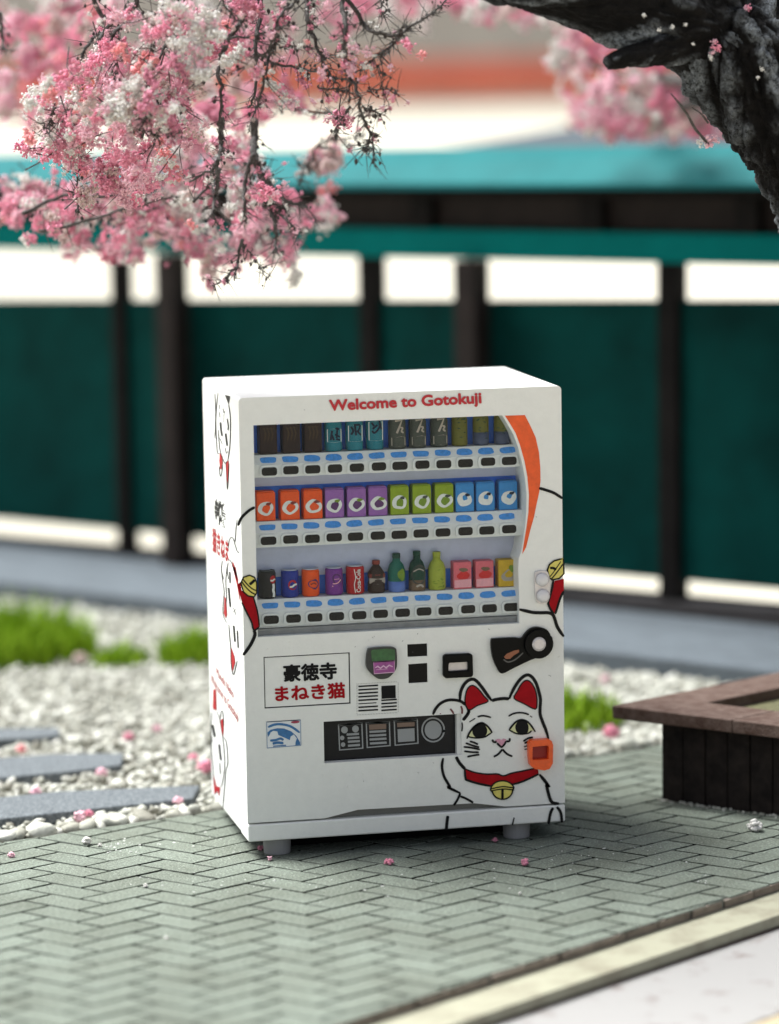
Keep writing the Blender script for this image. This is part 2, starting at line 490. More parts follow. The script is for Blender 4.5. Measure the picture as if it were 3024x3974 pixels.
def brick_mesh(P, c, h, left=True):
    """chamfered block, P counter-clockwise round c"""
    n = len(P); V = []; 
    for z, k in ((-0.03, 1.0), (h - 0.0016, 1.0), (h, None)):
        for p in P:
            d = p - c
            if k is None: d = d - d.normalized() * 0.0016
            V.append(Vector((d.x, d.y, z)))
    F = [tuple(range(2 * n, 3 * n))]
    for r in (0, 1):
        F += [(r * n + i, r * n + (i + 1) % n, (r + 1) * n + (i + 1) % n, (r + 1) * n + i) for i in range(n)]
    me = mesh('paving_brick', V, F)
    me.materials.append(paver); me.materials.append(charred); me.materials.append(pale_side)
    mi = []
    for i in range(n):
        e = (P[(i + 1) % n] - P[i]).normalized()
        along_a = abs(e.dot(DA)) > abs(e.dot(DB))
        mi.append(1 if along_a == left else 2)
    me.polygons.foreach_set('material_index', [0] + mi + [0] * n); me.update()
    return me
G = 0.0072
shared = {}
cands = []
for i in range(-60, 90):
    for j in range(-90, 90):
        k = (i - j) % 4
        if k == 0: q = (i, i + 2, j, j + 1, 'a')
        elif k == 2: q = (i, i + 1, j - 1, j + 1, 'b')
        else: continue
        g = G / BW
        P = [lat(q[0] + g, q[2] + g), lat(q[1] - g, q[2] + g), lat(q[1] - g, q[3] - g), lat(q[0] + g, q[3] - g)]
        c = sum(P, Vector()) / 4
        d = c - CAM; z = d.dot(cf); px = CX + FPX * d.dot(cr) / z; py = CY - FPX * d.dot(cu) / z
        if px < -2600 or px > 4600 or py > 5400: continue
        Q = clip(clip(P, N0, ND), K0, -KD)
        if len(Q) < 3: continue
        infr = -60 < px < 3084 and py < 4030
        cands.append((not infr, z, P, Q, c, q[4]))
cands.sort(key=lambda t: (t[0], t[1]))
rest = MB(); rest_mi = []
for idx, (nf, z, P, Q, c, kd) in enumerate(cands):
    whole = len(Q) == 4 and all((a - b).length < 1e-6 for a, b in zip(P, Q))
    h = random.uniform(-0.0010, 0.0010)
    lf = c.x + 0.25 * c.y + random.gauss(0, .14) < 0.62
    if idx < 300:
        if whole:
            key = kd + str(lf)
            if key not in shared: shared[key] = brick_mesh(P, c, 0.0, lf)
            me = shared[key]
        else:
            me = brick_mesh(Q, c, 0.0, lf)
        o = link('paving_brick', me, paver, pavement)
        o.location = (c.x, c.y, h)
        o.rotation_euler = (random.uniform(-.004, .004), random.uniform(-.004, .004), random.uniform(-.012, .012))
    else:
        me = brick_mesh(Q, c, h, lf)
        rest.add([v.co + c for v in me.vertices], [tuple(p.vertices) for p in me.polygons])
        rest_mi += [p.material_index for p in me.polygons]
        bpy.data.meshes.remove(me)
if rest.V:
    rb_ = tag(rest.build('paving_bricks', paver, pavement), kind='stuff'); rb_.data.materials.append(charred); rb_.data.materials.append(pale_side); rb_.data.polygons.foreach_set('material_index', rest_mi); rb_.data.update()

# kerb and fence line
FD = Vector((math.cos(math.radians(-50.5)), math.sin(math.radians(-50.5)), 0))
FNn = Vector((-FD.y, FD.x, 0))             # behind the fence
KF = Vector((2.304, 3.697, 0))
concrete = mat('pale_concrete', (0.095, 0.113, 0.130), 0.85, var=0.18, vscale=6, bump=0.3, bscale=50)
def fbox(mb, P, s0, s1, n0, n1, z0, z1):
    """box along the fence; heights may be functions of s"""
    f = lambda z, s: z(s) if callable(z) else z
    pt = lambda s, n, z: P + FD * s + FNn * n + Vector((0, 0, f(z, s)))
    return mb.hexa([pt(s0, n0, z0), pt(s1, n0, z0), pt(s1, n1, z0), pt(s0, n1, z0), pt(s0, n0, z1), pt(s1, n0, z1), pt(s1, n1, z1), pt(s0, n1, z1)])
kerb = fbox(MB(), KF, -9, 5, 0, 1.32, -0.04, 0.10).build('kerb', concrete, bevel=0.015)
tag(kerb, kind='structure')

# gravel bed
gravel_base = quad_slab('gravel_bed', [kL, kR, KF + FD * 5, KF - FD * 9], -0.0365, -0.024, mat('gravel_dust', (0.34, 0.335, 0.29), 0.95, var=0.3, vscale=25), 'structure')
STONES = [[(-420, 3232), (0, 3178), (482, 3125), (750, 3098), (777, 3046), (214, 3071), (0, 3093), (-420, 3130)],
          [(-400, 3075), (0, 3018), (250, 2995), (471, 2968), (482, 2922), (200, 2925), (0, 2940), (-400, 2960)],
          [(-400, 2930), (0, 2868), (134, 2862), (235, 2850), (230, 2822), (0, 2826), (-400, 2850)]]
STONE_W = [[at_z(x, y, 0.026) for x, y in s] for s in STONES]
TUFTS = [(70, 2552, 0.40, 0.33, 1400), (470, 2578, 0.15, 0.14, 260), (765, 2568, 0.20, 0.21, 600), (2205, 2815, 0.27, 0.20, 600)]
def inside(p, poly):
    r = False
    for i in range(len(poly)):
        a, b = poly[i], poly[i - 1]
        if (a.y > p.y) != (b.y > p.y) and p.x < (b.x - a.x) * (p.y - a.y) / (b.y - a.y) + a.x: r = not r
    return r
def ico(sub):
    bm = bmesh.new(); bmesh.ops.create_icosphere(bm, subdivisions=sub, radius=1.0)
    V = np.array([v.co[:] for v in bm.verts]); F = np.array([[v.index for v in f.verts] for f in bm.faces]); bm.free()
    return V, F
ICO1, ICO2, ICO3 = ico(1), ico(2), ico(3)
def lumpy(base, amp, seed, freq=2.0):
    V, F = base
    r = np.random.default_rng(seed)
    W = r.normal(size=(7, 3)) * freq; ph = r.uniform(0, 6.28, 7)
    k = 1 + amp * np.sin(V @ W.T + ph).sum(1) / 3.0
    return V * k[:, None], F
def rot_rand(r):
    q = r.normal(size=4); q /= np.linalg.norm(q); w, x, y, z = q
    return np.array([[1 - 2 * (y * y + z * z), 2 * (x * y - z * w), 2 * (x * z + y * w)], [2 * (x * y + z * w), 1 - 2 * (x * x + z * z), 2 * (y * z - x * w)], [2 * (x * z - y * w), 2 * (y * z + x * w), 1 - 2 * (x * x + y * y)]])
def big_mesh(name, parts, m, smooth=False):
    """one mesh from many (V, F) arrays"""
    nv = 0; Vs = []; Fs = []
    for V, F in parts:
        Vs.append(V); Fs.append(F + nv); nv += len(V)
    V = np.concatenate(Vs); F = np.concatenate(Fs)
    me = bpy.data.meshes.new(name)
    me.vertices.add(len(V)); me.vertices.foreach_set('co', V.ravel().astype(np.float32))
    me.loops.add(F.size); me.loops.foreach_set('vertex_index', F.ravel().astype(np.int32))
    me.polygons.add(len(F)); me.polygons.foreach_set('loop_start', np.arange(0, F.size, 3, dtype=np.int32))
    if smooth: me.polygons.foreach_set('use_smooth', np.ones(len(F), dtype=bool))
    me.update(calc_edges=True); me.validate()
    me.materials.append(m)
    return me
pebble_m = ramp_mat('white_pebble', [(0, (0.24, 0.23, 0.19)), (0.3, (0.38, 0.375, 0.32)), (0.65, (0.50, 0.50, 0.44)), (1, (0.64, 0.63, 0.57))], 0.7, bump=0.35, bscale=70, grain=0.12, gscale=40)
PEB = [lumpy(ICO1, 0.34, 100 + i, 1.9) for i in range(8)]
PEB2 = [lumpy(ICO2, 0.34, 200 + i, 2.0) for i in range(8)]
parts = []
edge_spots = []
bed = [K0 - KD * 1.6, K0 + KD * 5.2, KF + FD * 3.2, KF - FD * 5.5]
t = -0.8
while t < 3.6:                                               # pebbles one can tell apart, along the edge of the paving
    p = K0 + KD * t + Vector((-KD.y, KD.x, 0)) * random.uniform(0.03, 0.075)
    edge_spots.append((p, random.choice((.020, .026, .032, .040, .047)) * random.uniform(.9, 1.1)))
    t += random.uniform(0.040, 0.075)
tries = 0
pts = []
for _ in range(21000):
    u, v = rng.uniform(), rng.uniform()
    a = bed[0] + (bed[1] - bed[0]) * u; b = bed[3] + (bed[2] - bed[3]) * u
    p = a + (b - a) * v
    d = p - CAM; z = d.dot(cf); px = CX + FPX * d.dot(cr) / z
    if px < -250 or px > 3274: continue
    if (KD.x * (p.y - K0.y) - KD.y * (p.x - K0.x)) < 0.09: continue
    if any(inside(p, s) for s in STONE_W): continue
    sz = rng.uniform(0.011, 0.032)
    V, F = PEB[rng.integers(8)]
    V = (V * np.array([1.25, 0.9, 0.68]) * sz) @ rot_rand(rng).T * np.array([1, 1, 0.85])
    parts.append((V + np.array([p.x, p.y, -0.012 + rng.uniform(-0.012, 0.02)]), F))
gv = link('gravel', big_mesh('gravel', parts, pebble_m, True)); tag(gv, kind='stuff')
peb_me = [big_mesh('pebble', [(PEB2[i][0] * np.array([1.25, 0.95, 0.7]), PEB2[i][1])], pebble_m, True) for i in range(8)]
for p, sz in edge_spots:
    o = link('pebble', peb_me[random.randrange(8)])
    o.location = (p.x, p.y, -0.022 + sz * 0.5); o.scale = (sz, sz, sz)
    o.rotation_euler = (random.uniform(-.4, .4), random.uniform(-.4, .4), random.uniform(0, 6.3))
    tag(o, 'pale pebble lying in the row against the back edge of the brick paving', 'pebble', 'pebbles along the edge of the paving')

stone_m = mat('blue_grey_stone', (0.065, 0.076, 0.085), 0.85, col2=(0.19, 0.21, 0.222), thr=(0.42, 0.62), vscale=70, bump=0.4, bscale=120)
for i, (sp, lab) in enumerate(zip(STONE_W, ['nearest grey stepping stone in the white gravel, beside the brick paving', 'middle grey stepping stone half sunk in the white gravel', 'farthest grey stepping stone at the edge of the gravel'])):
    c = sum(sp, Vector()) / len(sp)
    root = empty('stepping_stone', (c.x, c.y, -0.03))
    bpy.data.objects.remove(root)
    n = len(sp); mb = MB()
    P = sp if sum((sp[k - 1].x * sp[k].y - sp[k].x * sp[k - 1].y) for k in range(n)) > 0 else sp[::-1]
    V = [Vector((p.x, p.y, -0.03)) for p in P] + [Vector((p.x, p.y, 0.026)) for p in P]
    mb.add(V, [tuple(range(n, 2 * n))] + [(k, (k + 1) % n, n + (k + 1) % n, n + k) for k in range(n)])
    o = mb.build('stepping_stone', stone_m, bevel=0.008)
    tag(o, lab, 'stepping stone', 'stepping stones in the gravel')

# grass tufts
grass_m = ramp_mat('grass_blade', [(0, (0.13, 0.23, 0.006)), (0.5, (0.24, 0.40, 0.012)), (1, (0.36, 0.52, 0.045))], 0.7, grain=0.1)
for (px, py, rad, hh, nb), lab in zip(TUFTS, ['large bright green tuft of grass at the left end of the gravel', 'middle green tuft of grass with brown stems on the gravel', 'small green tuft of grass close to the side of the vending machine', 'spiky green tuft of grass between the vending machine and the planter box']):
    c = at_z(px, py, 0.0)
    parts = []
    for k in range(nb):
        a = rng.uniform(0, 6.283); r = rad * math.sqrt(rng.uniform())
        bx, by = c.x + r * math.cos(a) * 1.0, c.y + r * math.sin(a) * 0.8
        h = hh * rng.uniform(0.45, 1.1) * (1.15 - 0.55 * (r / rad)); w = rng.uniform(0.005, 0.010)
        th = rng.uniform(0, 6.283); le = rng.uniform(0.1, 0.6) * h; la = rng.uniform(0, 6.283)
        dx, dy = math.cos(th) * w, math.sin(th) * w; lx, ly = math.cos(la) * le, math.sin(la) * le
        V = np.array([[bx - dx, by - dy, -0.02], [bx + dx, by + dy, -0.02], [bx + dx * .7 + lx * .35, by + dy * .7 + ly * .35, h * .6], [bx - dx * .7 + lx * .35, by - dy * .7 + ly * .35, h * .6], [bx + lx, by + ly, h]])
        parts.append((V, np.array([[0, 1, 2], [0, 2, 3], [3, 2, 4]])))
    me = big_mesh('grass_tuft', parts, grass_m)
    o = link('grass_tuft', me)
    for v in me.vertices: v.co -= Vector((c.x, c.y, 0))
    o.location = (c.x, c.y, 0)
    tag(o, lab, 'grass tuft', 'grass tufts on the gravel')

# ------------------------------------------------------------------ fence
FP0 = at_z(2194, 2340, 0.1); FP0.z = 0
teal_roof = mat('teal_roof_paint', (0.010, 0.135, 0.142), 0.6, spec=0.08, var=0.12, vscale=3)
teal_band = mat('teal_band_paint', (0.0004, 0.150, 0.140), 0.65, spec=0.04, var=0.10, vscale=3)
teal_panel = mat('teal_panel_paint', (0.0004, 0.034, 0.030), 0.65, spec=0.05, var=0.35, vscale=2.2)
darkwood = mat('dark_stained_wood', (0.006, 0.005, 0.0045), 0.7, spec=0.1, var=0.4, vscale=6)
brownwood = mat('brown_stained_wood', (0.017, 0.0125, 0.011), 0.7, spec=0.15, var=0.35, vscale=6)
fence = empty('fence', FP0 + Vector((0, 0, 0.1)), 'long teal panelled fence with dark wooden posts and turquoise coping behind the gravel', 'fence')
S0, S1 = -7.0, 4.6
z_pt = lambda s: 1.761 + .0326 * s
z_s1 = lambda s: 1.980 + .0105 * s
z_bb = lambda s: 2.140 + .0085 * s
z_rb = lambda s: 2.377 + .013 * s
z_rt = lambda s: 2.590 + .018 * s
z_pb = lambda s: 0.280 + .008 * s
z_lb = lambda s: 0.165 + .019 * s
def fpart(name, m, *boxes, bevel=0.0):
    mb = MB()
    for b in boxes: fbox(mb, FP0, *b)
    return world_build(mb, name, m, fence, bevel=bevel)
stiles = [-5.2, -3.26, -1.34, 0.69, 2.7]
sw = {-5.2: .10, -3.26: .10, -1.34: .13, 0.69: .13, 2.7: .13}
prev = S0
for s in stiles + [S1]:
    e = s - (sw.get(s, 0) / 2)
    fpart('panel', teal_panel, (prev + .002, e - .002, 0.02, 0.05, z_pb, z_pt))
    prev = s + sw.get(s, 0) / 2
for s in stiles:
    fpart('stile', darkwood, (s - sw[s] / 2, s + sw[s] / 2, -0.02, 0.085, z_lb(s), z_s1(s) - 0.001), bevel=0.01)
for s in (-4.94, -2.74, -0.54, 1.66, 3.86):
    fpart('post', brownwood, (s - .075, s + .075, -0.17, -0.03, 0.10, z_s1(s) - .002), bevel=0.012)
fpart('bottom_rail', mat('bottom_rail_wood', (0.030, 0.026, 0.026), 0.75, var=0.3, vscale=6), (S0, S1, -0.022, 0.09, 0.10, lambda s: z_lb(s) - .001), bevel=0.008)
fpart('upper_rail', teal_band, (S0, S1, -0.06, 0.10, z_s1, z_bb), bevel=0.01)
fpart('frieze_board', brownwood, (S0, S1, 0.02, 0.06, lambda s: z_bb(s) + .001, z_rb))
fpart('eaves_board', darkwood, (S0, S1, -0.10, 0.018, lambda s: z_rb(s) - .055, lambda s: z_rb(s) - .001))
for s in (-5.6, -3.1, -0.93, 0.22, 1.2, 3.0):
    fpart('bracket', darkwood, (s - .07, s + .07, -0.05, 0.0185, lambda q: z_bb(q) + .001, lambda q: z_rb(q) - .057), bevel=0.006)
mb = MB()
pt = lambda s, n, z: FP0 + FD * s + FNn * n + Vector((0, 0, z(s) if callable(z) else z))
lip = lambda s: z_rb(s) + .025
for n0, zz0, n1, zz1 in [(-0.24, lip, 0.06, z_rt)]:
    mb.hexa([pt(S0, -.24, z_rb), pt(S1, -.24, z_rb), pt(S1, .36, z_rb), pt(S0, .36, z_rb), pt(S0, -.24, lip), pt(S1, -.24, lip), pt(S1, .36, lip), pt(S0, .36, lip)])
    z1 = lambda s: lip(s) + .001
    V = [pt(S0, -.235, z1), pt(S1, -.235, z1), pt(S1, .06, z_rt), pt(S0, .06, z_rt), pt(S1, .355, z1), pt(S0, .355, z1)]
    mb.add(V, [(0, 1, 2, 3), (3, 2, 4, 5), (0, 3, 5), (1, 4, 2), (0, 5, 4, 1)])
world_build(mb, 'coping_roof', teal_roof, fence)

# ------------------------------------------------------------------ far buildings
cream = mat('cream_wall', (0.80, 0.74, 0.62), 0.8, var=0.05, vscale=0.5)
vermil = mat('vermilion_paint', (0.70, 0.115, 0.055), 0.6, var=0.10, vscale=0.4)
greyroof = mat('grey_brown_roof', (0.20, 0.175, 0.145), 0.8, var=0.12, vscale=0.4)
HC = at_d(1500, 400, 160.0)
hall = empty('temple_hall', (HC.x, HC.y, -0.155), 'far pale hall with a vermilion beam under a grey brown roof', 'building')
HD = Vector((math.cos(math.radians(-12.4)), math.sin(math.radians(-12.4)), 0)); HN = Vector((-HD.y, HD.x, 0))
def hbox(mb, s0, s1, n0, n1, z0, z1):
    p = lambda s, n, z: Vector((HC.x, HC.y, 0)) + HD * s + HN * n + Vector((0, 0, z))
    return mb.hexa([p(s0, n0, z0), p(s1, n0, z0), p(s1, n1, z0), p(s0, n1, z0), p(s0, n0, z1), p(s1, n0, z1), p(s1, n1, z1), p(s0, n1, z1)])
world_build(hbox(MB(), -34, 34, 0, 8, -0.155, 0.60), 'wall', cream, hall)
world_build(hbox(MB(), -34.4, 34.4, -0.4, 8.2, 0.605, 2.12), 'beam', vermil, hall)
for k in range(18):
    world_build(hbox(MB(), -34 + k * 4 - .2, -34 + k * 4 + .2, -.24, -.005, -0.155, 0.603), 'column', cream, hall)
p = lambda s, n, z: Vector((HC.x, HC.y, 0)) + HD * s + HN * n + Vector((0, 0, z))
mb = MB(); mb.hexa([p(-36, -1.0, 2.125), p(36, -1.0, 2.125), p(36, 9, 2.125), p(-36, 9, 2.125), p(-30, 3, 8.5), p(30, 3, 8.5), p(30, 5.6, 8.5), p(-30, 5.6, 8.5)])
world_build(mb, 'roof', greyroof, hall)

# wide grey parasol just beyond the fence, its pole behind a fence stile
PD = 24.5
PA = at_d(2590, 425, PD); PRIM = at_d(2590, 590, PD).z; PRAD = 1060 * PD / FPX
para = empty('garden_parasol', (PA.x, PA.y, -0.155), 'wide blue grey garden parasol standing just beyond the fence behind the blossom', 'parasol')
para_m = mat('parasol_cloth', (0.075, 0.092, 0.105), 0.75, spec=.1, var=.15, vscale=1.5)
mb = MB(); V = [Vector((PA.x, PA.y, PA.z)), Vector((PA.x, PA.y, PA.z - .03))]; F = []
for i in range(10):
    a_ = 2 * math.pi * i / 10 + .2
    for dz in (0, -.03): V.append(Vector((PA.x + PRAD * math.cos(a_), PA.y + PRAD * math.sin(a_), PRIM + dz)))
for i in range(10):
    j = (i + 1) % 10; a_, b_ = 2 + 2 * i, 2 + 2 * j
    F += [(0, a_, b_), (1, b_ + 1, a_ + 1), (a_, a_ + 1, b_ + 1, b_)]
mb.add(V, F); world_build(mb, 'canopy', para_m, para)
world_build(MB().lathe([(.045, -.155), (.04, PA.z - .04)], (PA.x, PA.y, 0), 14), 'pole', brownwood, para)
world_build(MB().lathe([(.30, -.154), (.30, -.10), (.06, -.06)], (PA.x, PA.y, 0), 18), 'foot', concrete, para)

# ================================================================== VENDING MACHINE
MW, MD, MZ0, MZ1, PT = 1.288, 0.866, 0.07, 1.82, 0.16
vm = empty('vending_machine', (0, 0, 0), 'white drinks vending machine with a lucky cat print standing on the brick paving', 'vending machine')
def FF(px, py, lift=0):                     # on the front face
    p = at_y(px, py, 0.0); return Vector((p.x, -0.0012 - 0.0007 * lift, p.z))
def FXZ(px, py, y=0.0):
    p = at_y(px, py, y); return (p.x, p.z)
def zm(y, *pts):                            # mean height of pixels that lie on one level
    return sum(at_y(px, py, y).z for px, py in pts) / len(pts)
def plate(name, outer, holes, y0, y1, m, root=vm, bevel=0.0, sub_of=None, seg=2):
    """plate with holes between y0 (front) and y1; loops in (x, z)"""
    loops = [list(outer)] + [list(h) for h in holes]
    flat = [[Vector((x, z, 0)) for x, z in L] for L in loops]
    tri = tessellate_polygon(flat)
    P = [p for L in flat for p in L]; n = len(P)
    V = [Vector((p.x, y0, p.y)) for p in P] + [Vector((p.x, y1, p.y)) for p in P]
    F = []
    for t in tri:
        a, b, c = (P[i] for i in t)
        s = (b.x - a.x) * (c.y - a.y) - (b.y - a.y) * (c.x - a.x)
        t = tuple(t) if s > 0 else tuple(t)[::-1]
        F.append(t); F.append(tuple(i + n for i in t[::-1]))
    k = 0
    for li, L in enumerate(flat):
        m_ = len(L)
        ar = sum(L[i - 1].x * L[i].y - L[i].x * L[i - 1].y for i in range(m_))
        fwd = (ar > 0) == (li == 0)
        for i in range(m_):
            j = (i + 1) % m_
            q = (k + j, k + i, k + i + n, k + j + n) if fwd else (k + i, k + j, k + j + n, k + i + n)
            F.append(q)
        k += m_
    mb = MB(); mb.add(V, F)
    return world_build(mb, name, m, root, sub_of=sub_of, bevel=bevel, seg=seg)
def rrect(x0, x1, z0, z1, r, n=5):
    out = []
    for cx_, cz_, a0 in ((x1 - r, z0 + r, -90), (x1 - r, z1 - r, 0), (x0 + r, z1 - r, 90), (x0 + r, z0 + r, 180)):
        for i in range(n + 1):
            a = math.radians(a0 + 90 * i / n); out.append((cx_ + r * math.cos(a), cz_ + r * math.sin(a)))
    return out
def pxloop(pts, y=0.0, sm=0):
    P = [FXZ(x, z, y) for x, z in pts]
    return P
def grow(L, d):
    cx_ = sum(p[0] for p in L) / len(L); cz_ = sum(p[1] for p in L) / len(L)
    out = []
    for x, z in L:
        out.append((x + (d if x > cx_ else -d), z + (d if z > cz_ else -d)))
    return out
# body
MB_ = MB().box(0, MW, PT + .001, MD, MZ0, MZ1)
world_build(MB_, 'cabinet', white, vm, bevel=0.014, seg=3)
z_kick = zm(0, (967, 3205), (1368, 3175), (1729, 3150), (2187, 3123))
z_door = z_kick + 0.007
win = [(984, 1648), (1939, 1615), (1950, 1612), (1972, 1650), (1993, 1686), (2010, 1732), (2027, 1796), (2038, 1855), (2044, 1913), (2044, 1976), (2040, 2030), (2033, 2085), (2024, 2140), (2014, 2168), (2012, 2210), (2015, 2300), (2016, 2420), (1000, 2472), (992, 2000)]
win_xz = pxloop(win)
# level the top and the sill
zt = sum(win_xz[i][1] for i in (0, 1, 2)) / 3; zb = (win_xz[16][1] + win_xz[17][1]) / 2; xl = (win_xz[0][0] + win_xz[17][0] + win_xz[18][0]) / 3
for i in (0, 1, 2): win_xz[i] = (win_xz[i][0], zt)
for i in (16, 17): win_xz[i] = (win_xz[i][0], zb)
for i in (0, 17, 18): win_xz[i] = (xl, win_xz[i][1])
slot = pxloop([(1256, 2800), (1792, 2771), (1794, 2928), (1258, 2964)])
slot = [(slot[0][0], (slot[0][1] + slot[1][1]) / 2), (slot[1][0], (slot[0][1] + slot[1][1]) / 2), (slot[1][0], (slot[2][1] + slot[3][1]) / 2), (slot[0][0], (slot[2][1] + slot[3][1]) / 2)]
sign = pxloop([(1023, 2551), (1358, 2531), (1362, 2731), (1027, 2751)])
sign = [(sign[0][0], (sign[0][1] + sign[1][1]) / 2), (sign[1][0], (sign[0][1] + sign[1][1]) / 2), (sign[1][0], (sign[2][1] + sign[3][1]) / 2), (sign[0][0], (sign[2][1] + sign[3][1]) / 2)]
c1 = pxloop([(1581, 2501), (1658, 2497), (1659, 2546), (1582, 2550)]); c2 = pxloop([(1585, 2578), (1659, 2573), (1660, 2648), (1586, 2652)])
n0x, n1x, n2x, n3x = (FXZ(x, y)[0] for x, y in ((1262, 3181), (1390, 3150), (1840, 3126), (1965, 3136)))
outline = [(0.0, z_door), (n0x, z_door), (n1x, z_door + .026), (n2x, z_door + .022), (n3x, z_door), (MW, z_door)] + rrect(0, MW, z_door, MZ1, .016)[6:18]
door = plate('door', outline, [win_xz, slot, sign, c1, c2], 0.0, PT, white, bevel=0.0055)
world_build(MB().box(0, MW, -0.004, PT, MZ0, z_kick), 'kick_plate', white, vm, bevel=0.006)
world_build(MB().box(0.02, MW - .02, 0.035, PT - .002, z_kick + .001, z_door + .06), 'pull_recess', mat('recess_grey', (0.16, 0.16, 0.15), 0.6), vm)  # shade inside the pull recess, put into the grey of this box
world_build(MB().box(.10, MW - .10, .17, MD - .06, .004, MZ0 + .0), 'plinth', mat('plinth_black', (0.006, 0.006, 0.006), .9, spec=.1), vm)  # added black block that darkens the gap between the feet
world_build(MB().box(.012, MW - .012, .012, MD - .02, MZ0 - .003, MZ0 - .0005), 'underside', MATS['plinth_black'], vm)  # added dark plate, keeps light from bouncing under the cabinet
for x_, y_ in ((.130, .085), (1.108, .085), (.130, .78), (1.108, .78)):
    world_build(MB().lathe([(.050, 0.0), (.053, .004), (.056, MZ0 - .008), (.056, MZ0 - .0035)], (x_, y_, 0), 24), 'foot', mat('foot_grey', (0.27, 0.265, 0.27), .55), vm)

# ---- display window
YB = 0.155
def Z1(x, y): return 1400 + y / 1.135
def X1(x): return 760 + x / 1.135
def lvl(yl, yr, plane=0.05, xa=270, xb=1410): return zm(plane, (X1(xa), Z1(0, yl)), (X1(xb), Z1(0, yr)))
rows = []
for (d_, b_, u_, s_) in (((402, 380), (434, 405), (482, 447), (512, 470)), ((702, 662), (735, 693), (791, 744), (820, 776)), ((1042, 1003), (1077, 1040), (1129, 1097), (1160, 1140))):
    rows.append(dict(zd=lvl(*d_, .085), zl=lvl(*b_, .05), zu=lvl(*u_, .04), zs=lvl(*s_, .04)))
x0w, x1w = xl - .01, MW - .06
zsplit = [MZ1 - .06, lvl(572, 522, YB) + .018, lvl(945, 905, YB)]
bp_ = None
for r_, (row, zp) in enumerate(zip(rows, zsplit)):
    top = MZ1 - .06 if r_ == 0 else rows[r_ - 1]['zs'] + .001
    if r_ == 0:
        world_build(MB().box(x0w, x1w, YB, YB + .003, row['zs'], top), 'backdrop_panel', backblue, vm)
    else:
        world_build(MB().box(x0w, x1w, YB, YB + .003, row['zs'], zp), 'backdrop_panel', backblue, vm)
        world_build(MB().box(x0w, x1w, YB - .02, YB - .0005, zp + .0005, top + .02), 'light_panel', lavender, vm)  # plain lavender upper zone of the back wall
for r_, row in enumerate(rows):
    zd, zl, zs = row['zd'], row['zl'], row['zs']
    zc = (row['zl'] + row['zu']) / 2 + .006
    # shelf: flat deck, sloping label strip, upright button strip
    mb = MB(); pr = [(YB - .001, zd - .012), (YB - .001, zd), (.072, zd), (.046, zc), (.046, zs), (.06, zs - .002)]
    n = len(pr)
    mb.add([(x0w, y, z) for y, z in pr] + [(x1w, y, z) for y, z in pr], [tuple(range(n)), tuple(range(n, 2 * n))[::-1]] + [(i, i + n, (i + 1) % n + n, (i + 1) % n) for i in range(n)])
    world_build(mb, 'shelf', white_in, vm)
    row['dx'] = []
    xa = (323, 320, 332)[r_]; xb = (1380, 1377, 1388)[r_]
    for i in range(12):
        t = i / 11
        px = X1(xa + (xb - xa) * t)
        x_ = at_y(px, Z1(0, (482, 791, 1129)[r_]), .042).x
        j1, j2, j3 = (random.uniform(-.003, .003) for _ in range(3))
        bx = plate('button', rrect(x_ - .037, x_ + .037, row['zu'] - .024, row['zu'] + .024, .016), [], .035, .0458, white_in, bevel=.003)
        plate('button_cap', [(x + j1 * .4, z + j2 * .4) for x, z in rrect(x_ - .030 + j3, x_ + .030, row['zu'] - .0160, row['zu'] + .0165, .0115)], [], .0325, .0349, buttonbl, bevel=.001, sub_of=bx)
        zz = zd - .004 - (zd - zc) * .42
        pr_ = Print(lambda a, b, l: Vector((a, .072 - (zd - b) / (zd - zc) * .026 - .0012, b)))
        sp = lambda c: math.copysign(abs(c) ** .6, c)
        k = [(x_ + .032 * sp(math.cos(a)) * (1 + .06 * math.sin(3 * a + i)), zz + .0115 * sp(math.sin(a)) * (1 + .10 * math.cos(2 * a + i))) for a in [2 * math.pi * q / 20 for q in range(20)]]
        pr_.fill(k, 0, False)
        pr_.build('price_label', skyblue, vm)
glass_m = sheet_glass()
world_build(MB().box(xl - .008, MW - .07, .0125, .0145, zb - .008, zt + .008), 'window_glass', glass_m, vm)
# recessed side walls and sill of the window
world_build(MB().box(xl - .03, xl - .009, .0151, PT - .002, zb - .01, zt + .01), 'window_lining', white_in, vm)
world_build(MB().box(xl - .008, MW - .05, .016, PT - .006, zb - .028, zb - .0005), 'window_sill', white_in, vm)
# trim under the lowest shelf, its shadow put into the grey
world_build(MB().box(xl - .006, MW - .09, .030, .045, zb, rows[2]['zs'] - .002), 'sill_trim', mat('grey_trim', (0.20, 0.20, 0.20), 0.5, var=.2, vscale=20), vm)

